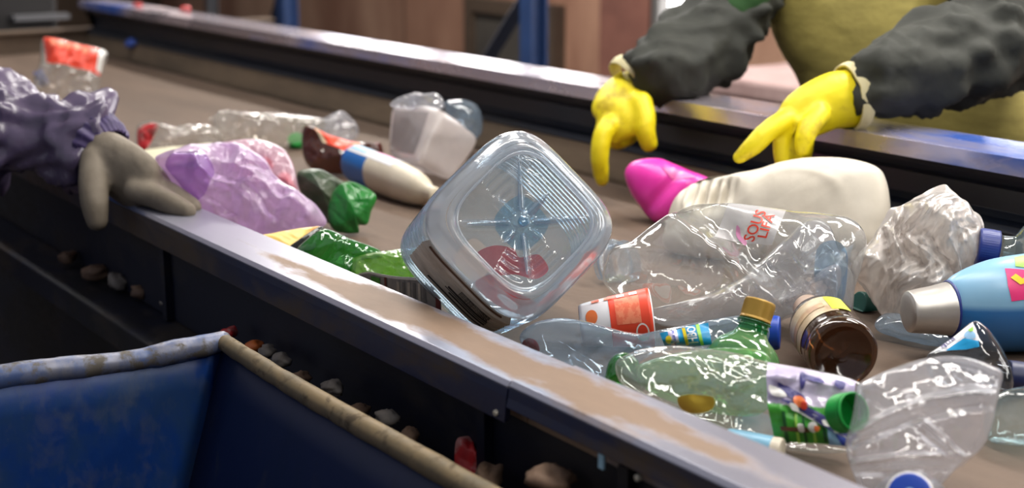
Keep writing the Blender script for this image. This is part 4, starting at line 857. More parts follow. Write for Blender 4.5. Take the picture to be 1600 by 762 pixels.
# ---- blue detergent bottle with silver cap
db = P(1484, 482, 1.43); dax = unit(Rv * 1.0 + Fv * .16 + Zv * .03)
o = thing('detergent_bottle', 'blue detergent bottle with a silver cap lying against the right edge', 'bottle', at(1540, 572, .002))
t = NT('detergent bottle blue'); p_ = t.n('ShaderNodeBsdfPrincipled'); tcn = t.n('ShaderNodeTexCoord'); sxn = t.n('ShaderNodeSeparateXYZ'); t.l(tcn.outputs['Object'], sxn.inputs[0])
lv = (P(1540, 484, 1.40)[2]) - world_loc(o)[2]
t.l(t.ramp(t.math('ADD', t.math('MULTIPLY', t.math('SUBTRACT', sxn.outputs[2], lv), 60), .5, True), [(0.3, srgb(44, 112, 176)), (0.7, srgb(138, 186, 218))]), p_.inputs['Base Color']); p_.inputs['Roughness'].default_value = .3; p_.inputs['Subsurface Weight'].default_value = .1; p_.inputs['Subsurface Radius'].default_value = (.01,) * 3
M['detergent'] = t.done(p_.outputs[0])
rD = .050
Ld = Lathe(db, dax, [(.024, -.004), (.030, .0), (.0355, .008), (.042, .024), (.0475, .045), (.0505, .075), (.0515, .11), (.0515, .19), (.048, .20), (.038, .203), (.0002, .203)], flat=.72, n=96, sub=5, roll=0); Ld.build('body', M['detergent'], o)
Lk = Lathe(db - dax * .046, dax, [(.0002, 0), (.014, .0), (.0195, .0015), (.0215, .005), (.0245, .028), (.0270, .042), (.0272, .046), (.0250, .046)], n=80, sub=4, flat=.95); Lk.build('cap', M['silver'], o, label='brushed silver cap')
Lc2 = Lathe(db - dax * .0015, dax, [(.0280, -.001), (.0290, .0), (.0290, .002), (.0275, .003)], n=80, sub=1, flat=.9); Lc2.build('collar', M['navy'], o)
# label on its side towards the camera and up
thd = math.atan2(float(unit(CAM - db) @ Ld.ey) / .72, float(unit(CAM - db) @ Ld.ex)); thu = math.atan2(float(Zv @ Ld.ey), float(Zv @ Ld.ex)); sg = 1 if ((thu - thd + math.pi) % (2 * math.pi) - math.pi) > 0 else -1
def dl(name, pts, mat, lift, par=None):
    """pts: (angle above the side facing the camera, distance along the bottle)"""
    a = np.array(pts, float); c = a.mean(0); rr = np.linspace(.02, 1, 8)[:, None, None]; q = []
    for i in range(len(a)): 
        for k in range(6): q.append(a[i] + (a[(i + 1) % len(a)] - a[i]) * k / 6)
    g = c + (np.array(q) - c)[None] * rr; i0 = np.argmax(Ld.prof[:, 1] > 0)
    TT = np.interp(g[..., 1], Ld.prof[:, 1], Ld.t); return mesh_obj(name, *grid_faces(Ld.pt(thd + sg * g[..., 0], TT, lift), True, True), mat, par or o)
lb = dl('label', [(.40, .046), (.85, .048), (.72, .068), (.42, .082), (.10, .090), (.05, .048)], M['magenta'], .0006)
dl('label', [(.86, .059), (1.22, .064), (1.32, .095), (1.2, .12), (.9, .09), (.75, .072)], M['lightgreen'], .0007)
dl('label', [(.74, .072), (1.0, .085), (1.2, .12), (.9, .16), (.3, .16), (.1, .12), (.40, .088)], M['lightblue'], .0009)
dl('label_splash', [(.72, .086), (.92, .094), (.98, .12), (.6, .13), (.5, .1)], M['blueprint'], .0013)
for k in range(4): dl('lettering', [(.56 - k * .08, .050 + k * .010), (.64 - k * .08, .056 + k * .010), (.40 - k * .08, .066 + k * .010), (.38 - k * .07, .058 + k * .010)], M['yellow'], .0016, lb)

# ---- clear bottle with a dark blue cap behind the detergent bottle
nb = P(1558, 390, 1.525); na = unit(-Rv * .92 + Fv * .20 + Zv * .10)
o = thing('clear_bottle', 'clear bottle with a dark blue cap lying behind the detergent bottle', 'bottle', at(1600, 440, .002))
Lq = Lathe(nb - na * .004, -na, [(.0165, 0), (.0165, .010), (.0190, .013), (.030, .020), (.038, .030), (.042, .044), (.043, .06), (.042, .068), (.043, .076), (.043, .112), (.040, .12), (.0002, .122)], n=80, sub=5, deform=lambda L: L + .0015 * np.stack([vn(L * 60, 3), vn(L * 60, 4), 0 * L[..., 0]], -1)); Lq.build('body', M['teal_clear'], o)
cap_part('cap', nb, na, .0205, .021, M['navy'], o, n=120)

# ---- cloudy crumpled bag
K = Pillow([(1342, 405), (1352, 378), (1372, 352), (1390, 332), (1415, 314), (1450, 304), (1484, 297), (1514, 312), (1532, 340), (1540, 372), (1534, 408), (1510, 440), (1470, 460), (1440, 478), (1418, 497), (1385, 490), (1355, 468), (1338, 440)],
           (1425, 492, .006), 16, .055, .03, cr=(.10, 21), fine=.05, seed=94, inplane=.006, rag=.06)
o = K.build('cloudy_bag', M['bag_white'], nr=70, nt=240); tag(o, 'crumpled cloudy thin plastic bag behind the silver cap of the blue bottle', 'plastic bag')
# ---- flat film
K = Pillow([(1368, 502), (1386, 492), (1432, 497), (1475, 508), (1494, 530), (1470, 540), (1430, 532), (1395, 522), (1370, 514)], (1430, 518, .010), 78, .010, .008, cr=(.006, 40), seed=95)
o = K.build('clear_film', M['blue_clear'], nr=30, nt=120); tag(o, 'flat scrap of clear film on the bare belt below the silver cap', 'plastic film')

# ---- white jug and pink bottle at the back
K = Pillow([(1040, 385), (1046, 345), (1056, 315), (1078, 292), (1110, 279), (1150, 273), (1190, 266), (1225, 255), (1270, 248), (1325, 249), (1370, 261), (1384, 282), (1390, 320), (1388, 355), (1376, 395), (1320, 408), (1250, 410), (1150, 408), (1080, 404)],
           (1220, 410, .004), 20, .050, .045, yaw=-16, cr=(.005, 12), seed=101, edge=.36,
           ribs=lambda x, y, r: -.020 * np.exp(-(((x + .082) / .036) ** 2 + ((y - .008) / .026) ** 2) ** 2) + .007 * np.exp(-((x + .084) / .035) ** 4 - ((y - .004) / .02) ** 4) * np.sin(x * 420) + .0012 * np.exp(-((np.hypot((x - .03) / 1.6, y - .01) - .036) / .006) ** 2))
o = pthing('white_jug', 'large matt white plastic jug lying under the pointing yellow glove', 'jug', K); K.build('body', M['white_hdpe'], o, nr=90, nt=260)
L = Lathe(P(1060, 360, 1.86), unit(-Rv * .9 - Zv * .35 - Fv * .2), [(.022, -.02), (.019, .004), (.019, .012), (.016, .012)], n=50, sub=3); L.build('neck', M['white_hdpe'], o)
K = Pillow([(976, 272), (984, 256), (1002, 249), (1030, 248), (1052, 256), (1082, 268), (1118, 286), (1110, 310), (1080, 330), (1050, 344), (1022, 346), (1000, 322), (984, 298)], (1035, 345, .004), 20, .032, .03, cr=(.002, 16), seed=107, edge=.45, ribs=lambda x, y, r: -.006 * np.exp(-((x - .01 - y * .9) / .012) ** 2))
o = pthing('pink_bottle', 'magenta pink plastic bottle lying behind the white jug, below the hanging glove', 'bottle', K); K.build('body', M['pink'], o, nr=50, nt=160)
K.patch('label', [(1034, 266), (1070, 270), (1088, 281), (1050, 284)], M['pink_label'], o, 14, .001)

# ---- translucent tub
o = thing('plastic_tub', 'translucent white square plastic tub lying on its side in front of the far rail', 'tub', at(670, 275, .002))
tq = {'C': P(607, 158, 2.36), 'A': P(692, 163, 2.27), 'B': P(653, 258, 2.24), 'D': P(603, 246, 2.37), 'E': P(756, 217, 2.36), 'F': P(712, 285, 2.31)}
tq['G'] = tq['C'] + (tq['E'] - tq['A']) * .95; tq['H'] = tq['D'] + (tq['F'] - tq['B']) * .95
def tbox(x, y, z):      # -1..1: x from the left wall to the right wall, y up the ridge, z back
    a, b, c = (x[..., None] + 1) / 2, (y[..., None] + 1) / 2, (z[..., None] + 1) / 2
    lo = (tq['D'] * (1 - a) + tq['B'] * a) * (1 - c) + (tq['H'] * (1 - a) + tq['F'] * a) * c; hi = (tq['C'] * (1 - a) + tq['A'] * a) * (1 - c) + (tq['G'] * (1 - a) + tq['E'] * a) * c
    return lo * (1 - b) + hi * b
PH, TH = np.meshgrid(np.linspace(-.42 * math.pi, .5 * math.pi, 44), np.linspace(0, 2 * math.pi, 120, endpoint=False), indexing='ij')
sx_, sy_, sz_ = np.cos(PH) * np.cos(TH), np.sin(PH), np.cos(PH) * np.sin(TH); e_ = 7.0; kk = (np.abs(sx_) ** e_ + np.abs(sy_) ** e_ + np.abs(sz_) ** e_) ** (-1 / e_)
g = tbox(sx_ * kk, sy_ * kk, sz_ * kk); g = g + .004 * vn(g * 22, 5)[..., None] * Zv + .003 * vn(g * 30, 8)[..., None] * Rv
v_, f_ = grid_faces(g, True); clampz(v_); mesh_obj('tub_wall', v_, f_, M['tub'], o)
A_, B_ = np.meshgrid(np.linspace(-.72, .66, 24), np.linspace(-.70, .72, 24)); n0 = np.cross(tq['A'] - tq['C'], tq['D'] - tq['C']); n0 = unit(n0 if n0 @ (CAM - tq['C']) > 0 else -n0)
g = tbox(A_, B_, A_ * 0 - 1) + n0 * .003 + n0 * (.003 * crease(np.stack([A_, B_, A_ * 0], -1), 1.6, 5))[..., None]
mesh_obj('clear_window', *grid_faces(g), film('grey clear window', (.74, .73, .73, 1), .12, (.6, .56, .56, 1), rough=.15), o, label='greyer clear window in the side wall')
K = Pillow([(592, 268), (612, 256), (640, 262), (662, 268), (655, 274), (625, 279), (600, 277)], (630, 272, .006), 70, .006, cr=(.004, 40), seed=111); K.build('lid_flap', M['tub'], o, nr=20, nt=70)
K = Pillow([(610, 166), (622, 153), (650, 145), (662, 148), (680, 145), (692, 156), (690, 170), (650, 172)], (650, 168, .118), 20, .006, cr=(.02, 30), seed=112); K.build('torn_rim', M['clear_milky'], o, nr=24, nt=90)
K = Pillow([(694, 165), (708, 157), (728, 157), (746, 166), (753, 184), (752, 208), (735, 222), (712, 218)], (728, 218, .035), 20, .03, cr=(.003, 26), seed=113)
o = pthing('blue_cup', 'pale blue clear bottle end behind the translucent tub', 'bottle', K); K.build('shell', M['blue_clear'], o, nr=36, nt=120)
L = Lathe(K.O + Zv * .02, unit(Fv + Zv * .1), [(.0135, .028), (.0135, .05), (.0115, .05)], n=30, sub=2); L.build('neck', M['blue_clear'], o)

# ---- cream bottle with blue end
cb0 = P(552, 271, 2.30); cb1 = P(678, 318, 2.10); ca = unit(cb1 - cb0); cl = np.linalg.norm(cb1 - cb0)
cb0[2] = BZ + .033; cb1[2] = BZ + .024; ca = unit(cb1 - cb0)
o = thing('cream_bottle', 'cream lotion bottle with a blue end and pale label lying beside the dark green wrapper', 'bottle', at(610, 330, .002))
Lm = Lathe(cb0, ca, [(.0002, 0), (.020, 0), (.0285, .003), (.0325, .012), (.0335, .03), (.0335, cl * .55), (.031, cl * .72), (.025, cl * .85), (.016, cl * .93), (.0135, cl * .97), (.013, cl * 1.02), (.0002, cl * 1.03)], flat=.8, n=80, sub=5, roll=d2r(20))
Lm.build('body', M['cream'], o, t0=Lm.tz(cl * .33)); Lm.build('end_sleeve', solid('mid blue plastic', srgb(40, 110, 190), .35), o, t1=Lm.tz(cl * .33), label='blue end')
thz = math.atan2(float(Zv @ Lm.ey) / .8, float(Zv @ Lm.ex))
for z0, z1, m_, w0, w1 in ((.06, .62, 'whitegloss', -.9, .75), (.07, .28, 'lightblue', -.75, .55), (.34, .55, 'pinkprint', -.5, .3)): mesh_obj('label', *grid_faces(Lm.patch(thz + w0, thz + w1, Lm.tz(cl * z0), Lm.tz(cl * z1), 20, 20, .0006 if m_ == 'whitegloss' else .001)), M[m_], o)

# ---- dark green crumpled wrapper
K = Pillow([(464, 272), (478, 264), (502, 265), (522, 276), (540, 290), (532, 320), (524, 352), (508, 345), (488, 322), (470, 300)], (505, 352, .006), 18, .014, cr=(.05, 13), seed=121, fine=.006)
o = pthing('green_wrapper', 'dark green crumpled wrapper standing beside the purple bag', 'wrapper', K); K.build('inner_fold', M['blackfoil'] if 0 else solid('dull dark green foil', srgb(46, 66, 44), .35, col2=srgb(96, 100, 84), nscale=18, bump=.3), o, nr=40, nt=120, label='dull inner fold')
K = Pillow([(520, 300), (540, 284), (562, 288), (588, 306), (580, 330), (574, 350), (560, 352), (562, 363), (540, 364), (520, 358), (512, 335)], (545, 362, .006), 18, .014, cr=(.05, 14), seed=125, fine=.006); K.build('outer_fold', solid('bright dark green foil', srgb(30, 120, 44), .28, col2=srgb(16, 80, 30), nscale=20, bump=.3), o, nr=40, nt=130, label='bright green glossy fold')

# ---- purple bag with pink wrapper inside, cream sheet under the glove
K = Pillow([(246, 246), (270, 234), (305, 228), (350, 224), (385, 232), (410, 250), (430, 280), (468, 302), (492, 322), (508, 345), (496, 357), (440, 364), (392, 368), (352, 352), (318, 330), (290, 305), (266, 275)],
           (395, 366, .02), 28, .045, .03, cr=(.060, 18), fine=.028, seed=131, inplane=.005, rag=.03)
o = pthing('purple_bag', 'crumpled lilac thin plastic bag between the grey glove and the green wrapper', 'plastic bag', K); K.build('outer_skin', M['purple'], o, nr=70, nt=240)
K.shape('open_mouth', [(258, 262), (280, 250), (315, 246), (332, 262), (336, 285), (322, 312), (306, 318), (284, 292)], M['violet'], o, .0015, 5, 22, label='violet mouth of the bag')
K = Pillow([(330, 230), (355, 221), (400, 218), (438, 230), (456, 252), (466, 290), (468, 306), (440, 300), (400, 290), (360, 262)], (420, 300, .055), 20, .030, .02, cr=(.022, 20), seed=137, fine=.008)
o = pthing('pink_wrapper', 'pinkish thin bag bulging behind the lilac bag with red print inside', 'wrapper', K); K.build('skin', M['pinkfilm'], o, nr=46, nt=150)
K.shape('red_print', [(392, 256), (415, 250), (428, 262), (420, 272), (400, 270)], M['redwrap'], o, -.004, 4, 8); K.shape('red_print', [(432, 282), (448, 272), (460, 290), (462, 302), (446, 300)], M['redwrap'], o, -.004, 4, 8)
K = Pillow([(204, 242), (245, 234), (300, 230), (340, 226), (330, 240), (280, 256), (235, 262), (208, 254)], (262, 250, .012), 72, .010, .008, cr=(.004, 24), seed=141)
o = K.build('cream_sheet', M['creamsheet'], nr=26, nt=100); tag(o, 'flat cream sheet under the lilac bag behind the grey glove', 'plastic sheet')

# ---- yellow and black foil, crushed green bottle, grey label
K = Pillow([(396, 373), (430, 365), (468, 358), (502, 354), (496, 362), (476, 380), (452, 398), (430, 390)], (452, 392, .034), 62, .006, .004, cr=(.004, 30), seed=151)
o = pthing('foil_wrapper', 'yellow and black foil wrapper at the rail below the lilac bag', 'wrapper', K); K.build('yellow_side', M['yellowfoil'], o, nr=26, nt=90)
K = Pillow([(500, 355), (506, 362), (498, 380), (480, 396), (462, 404), (444, 394), (468, 376)], (475, 398, .036), 50, .010, .006, cr=(.005, 30), seed=153); K.build('black_side', M['blackfoil'], o, nr=24, nt=90, label='black side')
K = Pillow([(462, 395), (482, 372), (508, 358), (548, 374), (592, 390), (596, 402), (560, 408), (552, 436), (520, 432), (488, 414)], (530, 436, .016), 26, .020, .018, cr=(.018, 26), fine=.006, seed=161)
o = pthing('crushed_green_bottle', 'crushed green bottle against the near rail left of the square water jug', 'bottle', K); K.build('shoulder', M['green_dark'], o, nr=44, nt=150, label='darker green shoulder')
K = Pillow([(544, 412), (556, 400), (600, 393), (640, 388), (668, 388), (674, 412), (668, 440), (630, 444), (590, 440), (550, 436)], (610, 442, .012), 26, .020, .018, cr=(.018, 28), fine=.006, seed=165); K.build('body', M['green_film'], o, nr=48, nt=160)
# grey label sheet standing curled at the rail
c0, c1 = P(546, 432, 1.66), P(690, 437, 1.50)
def sheet(us, vt, vb, ds, curl): 
    g = []
    for i in range(40):
        w = i / 39; u = np.interp(w, np.linspace(0, 1, len(us)), us); a = np.interp(w, np.linspace(0, 1, len(us)), vt); b = np.interp(w, np.linspace(0, 1, len(us)), vb); d = np.interp(w, np.linspace(0, 1, len(us)), ds)
        top = P(u, a, d); bot = P(u, a + 1, d); dn_ = unit(np.array([0, 0, -1.0]) + Fv * curl); L_ = (b - a) * pxm(d)
        g.append([top + dn_ * L_ * k / 15 + Fv * .004 * math.sin(w * 9) for k in range(16)])
    return np.array(g)
G = sheet([546, 575, 610, 650, 688], [432, 425, 429, 434, 437], [475, 470, 492, 505, 512], [1.66, 1.63, 1.60, 1.565, 1.53], .25)
o = thing('grey_label', 'torn grey printed label standing between the crushed green bottle and the square jug', 'label sheet', G[20, 15])
def sheet_part(name, G, mat, th=.0004, **k):
    nrm = unit(np.cross(G[-1, 0] - G[0, 0], G[0, -1] - G[0, 0])); n_ = nrm if nrm @ (CAM - G[0, 0]) > 0 else -nrm
    ring = np.concatenate([G, (G - n_ * th)[:, ::-1]], 1); return mesh_obj(name, *grid_faces(ring, True, True, True), mat, o, **k), n_
sh_, n_ = sheet_part('sheet', G, M['greysheet'])
def on(i0, i1, j0, j1, mat, name, lift): return mesh_obj(name, *grid_faces(G[i0:i1, j0:j1] + n_ * lift), M[mat], sh_[0] if isinstance(sh_, tuple) else sh_)
on(0, 37, 0, 1 + 1, 'white', 'top_edge', .0005)
on(37, 40, 0, 16, 'maroon', 'edge_stripe', .0008); on(11, 16, 2, 16, 'green', 'green_block', .0008); on(17, 19, 1, 6, 'maroon', 'print_bar', .0008); on(0, 6, 1, 6, 'scrap_grey', 'print_patch', .0007)
for k in range(6): on(22 + k * 2, 23 + k * 2 + 1, 2, 12, 'midgrey' if k % 2 else 'paper', 'text_line', .0006)

# ---- back of the belt: clear bottles, brown bottle, red label bag
K = Pillow([(213, 215), (216, 195), (236, 189), (268, 198), (300, 194), (332, 198), (348, 212), (336, 230), (300, 232), (262, 234), (235, 240), (214, 234)], (280, 238, .004), 22, .024, .018, cr=(.022, 20), seed=171, fine=.008)
o = pthing('crushed_bottle', 'small crushed clear bottle with a red end, furthest left behind the glove', 'bottle', K); K.build('body', M['clear_dirty'], o, nr=36, nt=130)
K.shape('red_end', [(216, 204), (232, 196), (248, 200), (240, 218), (228, 236), (217, 232)], M['scrap_red'], o, .001, 4, 8)
K = Pillow([(334, 190), (338, 176), (356, 172), (390, 176), (430, 177), (470, 181), (505, 186), (520, 196), (512, 216), (470, 228), (420, 230), (372, 226), (345, 222)], (430, 230, .004), 20, .030, .022, cr=(.026, 20), seed=175, fine=.008)
o = pthing('crushed_bottle', 'long crushed clear bottle behind the lilac bag', 'bottle', K); K.build('body', M['clear_dirty'], o, nr=44, nt=160)
L = Lathe(P(346, 192, 2.70), unit(-Rv - Zv * .1 + Fv * .2), [(.020, -.02), (.0145, -.004), (.0145, .006), (.0165, .007), (.0165, .009), (.0135, .01), (.0135, .02)], n=40, sub=2); L.build('neck', M['clear_dirty'], o)
K = Pillow([(488, 196), (505, 186), (532, 174), (548, 184), (560, 200), (556, 216), (530, 222), (500, 216)], (525, 218, .015), 30, .02, cr=(.012, 26), seed=179, fine=.004)
o = K.build('clear_scrap', M['clear_milky'], nr=30, nt=110); tag(o, 'pale crumpled clear plastic sheet behind the brown crushed bottle', 'plastic film')
K = Pillow([(472, 208), (478, 196), (492, 200), (520, 214), (552, 222), (584, 224), (594, 238), (584, 252), (560, 258), (545, 272), (510, 272), (484, 262), (473, 240)], (530, 270, .004), 20, .026, .02, cr=(.022, 22), seed=183, fine=.008)
o = pthing('brown_crushed_bottle', 'brown crushed bottle with a red and orange label at the back of the belt', 'bottle', K); K.build('body', M['brown_foil'], o, nr=44, nt=150)
K.patch('label', [(492, 204), (556, 224), (550, 246), (506, 226)], M['redlabel'], o, 18, .001, label='red label'); K.patch('label_edge', [(552, 224), (562, 226), (556, 250), (546, 246)], M['orange'], o, 8, .0014); K.patch('label_edge', [(492, 202), (498, 204), (512, 228), (505, 226)], M['beige'], o, 8, .0014)
nb = P(572, 240, 2.42); na = unit(Rv * 1 + Zv * .12 - Fv * .2)
L = Lathe(nb, na, [(.016, 0), (.016, .004), (.0145, .006), (.016, .008), (.016, .011), (.0145, .013)], n=40, sub=2); L.build('neck', M['brown_pet'], o); cap_part('cap', nb + na * .012, na, .0170, .014, M['browncap'], o)
K = Pillow([(52, 122), (62, 100), (66, 62), (84, 60), (120, 68), (166, 82), (160, 112), (154, 140), (150, 166), (120, 172), (85, 165), (58, 145)], (110, 168, .02), 22, .05, .035, cr=(.022, 18), seed=191, fine=.008)
o = pthing('red_label_bag', 'clear crumpled pack with a bright red label standing at the far left of the belt', 'plastic bag', K); K.build('body', M['clear_dirty'], o, nr=44, nt=150)
lb = K.patch('label', [(68, 61), (164, 83), (156, 122), (74, 106)], M['red'], o, 24, .0015, label='bright red label')
K.patch('label_edge', [(156, 81), (165, 83), (157, 118), (150, 115)], M['white'], lb, 8, .0024)
for i, (u, v) in enumerate([(80, 72), (92, 74), (104, 77), (117, 78), (130, 84)]): K.shape('pale_print', [(u, v - 4), (u + 8, v - 2), (u + 9, v + 5), (u + 3, v + 9), (u - 1, v + 4)], M['peach'], lb, .0026, 3, 4)
nb = P(70, 120, 3.1); cap_part('cap', nb, unit(-Rv - Zv * .4 - Fv * .3), .018, .018, M['bluecap'], o)
# ================================================================== workers
def wr(V, N, amp, freq, seed, amp2=0.0, amp3=0.0):
    d = amp * crease(V, freq, seed, 7) + amp2 * crease(V, freq * 2.1, seed + 5, 6) + amp3 * crease(V, freq * 4.6, seed + 9, 6); d = np.where(d < 0, d * .4, d); return V + N * d[:, None]
def pt(u, v, d): return P(u, v, d)
def jt(p, r, r2=None): return (p, r, r if r2 is None else r2)
def head_on(nk, fwd, side, col_parent):
    """neck base, facing direction -> chains for the neck and head plus face relief"""
    return [[jt(nk - Zv * .03, .055), jt(nk + Zv * .05, .052), jt(nk + Zv * .10 + fwd * .01, .05)],
            [jt(nk + Zv * .085 + fwd * .055, .04, .045), jt(nk + Zv * .13 + fwd * .035, .062, .066), jt(nk + Zv * .20 + fwd * .025, .074, .088), jt(nk + Zv * .26 + fwd * .02, .07, .08), jt(nk + Zv * .295 + fwd * .015, .045, .05)],
            [jt(nk + Zv * .205 + fwd * .10, .008), jt(nk + Zv * .175 + fwd * .125, .014), jt(nk + Zv * .165 + fwd * .108, .012)],
            [jt(nk + Zv * .215 + side * .078, .008, .014), jt(nk + Zv * .185 + side * .080, .008, .02), jt(nk + Zv * .155 + side * .076, .006, .012)],
            [jt(nk + Zv * .215 - side * .078, .008, .014), jt(nk + Zv * .185 - side * .080, .008, .02), jt(nk + Zv * .155 - side * .076, .006, .012)],
            [jt(nk + Zv * .135 + fwd * .088 - side * .022, .006), jt(nk + Zv * .134 + fwd * .102, .008), jt(nk + Zv * .135 + fwd * .088 + side * .022, .006)]]
# ---- the worker beyond the belt
pe = thing('person', 'worker in dark olive jacket, yellow apron and yellow rubber gloves behind the far rail', 'person', (-1.62, 2.02, 0))
pel = pt(1440, 330, 2.50); cx0 = np.array([pel[0], pel[1], 0]); fw = unit((CAM - pel) * np.array([1, 1, 0])); sd = np.cross(Zv, fw)      # sd: picture right
waist = pt(1430, 130, 2.42); chest = pt(1350, -60, 2.36); neck = pt(1330, -215, 2.33)
shL, shR = pt(1192, -95, 2.36), pt(1520, -110, 2.36)            # picture left and right shoulders
elL, elR = pt(1165, -15, 2.30), pt(1640, 40, 2.02)
wrL, wrR = pt(988, 136, 2.2), pt(1330, 152, 1.90)
body = [[jt(pel - Zv * .02, .13, .11), jt(waist - fw * .05, .11, .085), jt(chest - fw * .06, .13, .09), jt(chest + (neck - chest) * .6 - fw * .02, .10, .08), jt(neck, .055)],
        [jt(chest + (neck - chest) * .3 - fw * .03, .07), jt(shL, .05), jt((shL + elL) / 2, .038), jt(elL, .034), jt((elL + wrL) / 2, .030), jt(wrL, .024)],
        [jt(chest + (neck - chest) * .3, .08), jt(shR, .05), jt(pt(1592, -45, 2.18), .036), jt(pt(1628, 22, 2.05), .034), jt(pt(1570, 64, 1.99), .033), jt(pt(1460, 96, 1.935), .030), jt(wrR, .024)]]
for s_ in (-1, 1):
    hip = pel + sd * s_ * .085; kn = hip * np.array([1, 1, 0]) + Zv * .50 + fw * .03; an = hip * np.array([1, 1, 0]) + Zv * .08
    body.append([jt(hip, .085), jt((hip + kn) / 2, .075), jt(kn, .058), jt((kn + an) / 2 - fw * .012, .054), jt(an, .038)]); body.append([jt(an - fw * .03 - Zv * .04, .035, .03), jt(an + fw * .08 - Zv * .05, .038, .026), jt(an + fw * .16 - Zv * .055, .03, .02)])
body += head_on(neck, fw, sd, pe)
V, N, F = grow(body, .012, 4); mesh_obj('body', V, F, M['skin'], pe)
tr = []
for s_ in (-1, 1):
    hip = pel + sd * s_ * .085; kn = hip * np.array([1, 1, 0]) + Zv * .50 + fw * .03; an = hip * np.array([1, 1, 0]) + Zv * .10
    tr.append([jt(pel + Zv * .12, .155, .13), jt(pel, .15, .125), jt(hip - Zv * .05, .105), jt((hip + kn) / 2, .092), jt(kn, .074), jt((kn + an) / 2, .07), jt(an, .062)])
V, N, F = grow(tr, .012, 5); V = wr(V, N, .008, 9, 5); mesh_obj('trousers', V, F, M['trousers'], pe)
for s_ in (-1, 1):
    a = (pel + sd * s_ * .085) * np.array([1, 1, 0]); V, N, F = grow([[jt(a + Zv * .055 - fw * .04, .05, .05), jt(a + Zv * .048 + fw * .06, .05, .042), jt(a + Zv * .04 + fw * .17, .04, .034)]], .009, 3); V[:, 2] = np.clip(V[:, 2], .002, None); mesh_obj('shoe', V, F, M['blackfoil'] if 0 else M['trousers'], pe)
hr_ = [[jt(neck + Zv * .17 - fw * .045, .07, .07), jt(neck + Zv * .24 - fw * .02, .083, .09), jt(neck + Zv * .285 + fw * .01, .068, .08)]]
V, N, F = grow(hr_, .009, 3); mesh_obj('hair', V, F, M['hair'], pe)
# jacket: torso shell and two baggy sleeves
TL = [jt(shL + (chest - shL) * .3, .08), jt(shL, .076), jt(pt(1172, -50, 2.33), .066), jt(pt(1150, 10, 2.28), .062), jt(pt(1112, 55, 2.25), .062), jt(pt(1066, 95, 2.22), .068), jt(pt(1030, 112, 2.19), .058), jt(pt(1010, 120, 2.195), .046), jt(pt(1002, 124, 2.2), .032)]
TR = [jt(shR + (chest - shR) * .3, .08), jt(shR, .085), jt(pt(1590, -50, 2.18), .082), jt(pt(1630, 20, 2.05), .076), jt(pt(1570, 64, 1.99), .066), jt(pt(1490, 88, 1.95), .063), jt(pt(1420, 108, 1.92), .064), jt(pt(1384, 128, 1.905), .056), jt(pt(1360, 142, 1.90), .045), jt(pt(1350, 147, 1.90), .032)]
tors = [jt(pel + Zv * .10, .135, .105), jt(waist - fw * .05, .130, .10), jt(chest - fw * .06, .155, .11), jt(chest + (neck - chest) * .7 - fw * .01, .10, .09)]
V, N, F = grow([tors, TL, TR], .0085, 5); V = wr(V, N, .028, 9, 12, .040, .013); mesh_obj('jacket', V, F, M['olive'], pe)
sh = [[jt(pt(1165, -60, 2.27), .05), jt(pt(1160, -10, 2.245), .046), jt(pt(1150, 14, 2.235), .03)]]
V, N, F = grow(sh, .007, 4); V = wr(V, N, .006, 14, 3); mesh_obj('green_shirt', V, F, M['greencloth'], pe)
# apron: bib bulging towards the belt and a hanging skirt
K = Pillow([(1198, -120), (1194, -40), (1197, 10), (1206, 48), (1222, 84), (1240, 112), (1256, 145), (1290, 200), (1330, 260), (1400, 330), (1500, 350), (1600, 330), (1640, 240), (1620, 170), (1560, 110), (1500, 60), (1480, 0), (1474, -60), (1460, -120), (1330, -150)], (1400, 120, 0.0), 0, .085, .01, cr=(.006, 7), seed=7, edge=.5, floor=-.8, sag=lambda w: w + 0)
shift = pt(1400, 120, 2.32) - K.O; K.O = K.O * 0 + pt(1400, 120, 2.32)
K = Pillow.__new__(Pillow) if 0 else K
def pillow_at(px, p, lean, **k):
    """same as Pillow but the plane stands at a free point instead of on the belt"""
    K = Pillow.__new__(Pillow); at_old = globals()['at']; globals()['at'] = lambda *a: p
    try: K.__init__(px, (0, 0, 0), lean, **k)
    finally: globals()['at'] = at_old
    return K
K = pillow_at([(1198, -120), (1194, -40), (1197, 10), (1206, 48), (1222, 84), (1240, 112), (1256, 145), (1290, 200), (1330, 260), (1400, 330), (1500, 350), (1600, 330), (1640, 240), (1622, 170), (1580, 110), (1520, 60), (1482, 0), (1474, -60), (1460, -120), (1330, -150)], pt(1400, 120, 2.33), 0, T=.095, Tb=.01, cr=(.006, 7), fine=.001, seed=7, floor=-.85)
K.build('apron', M['apron'], pe, nr=60, nt=220)
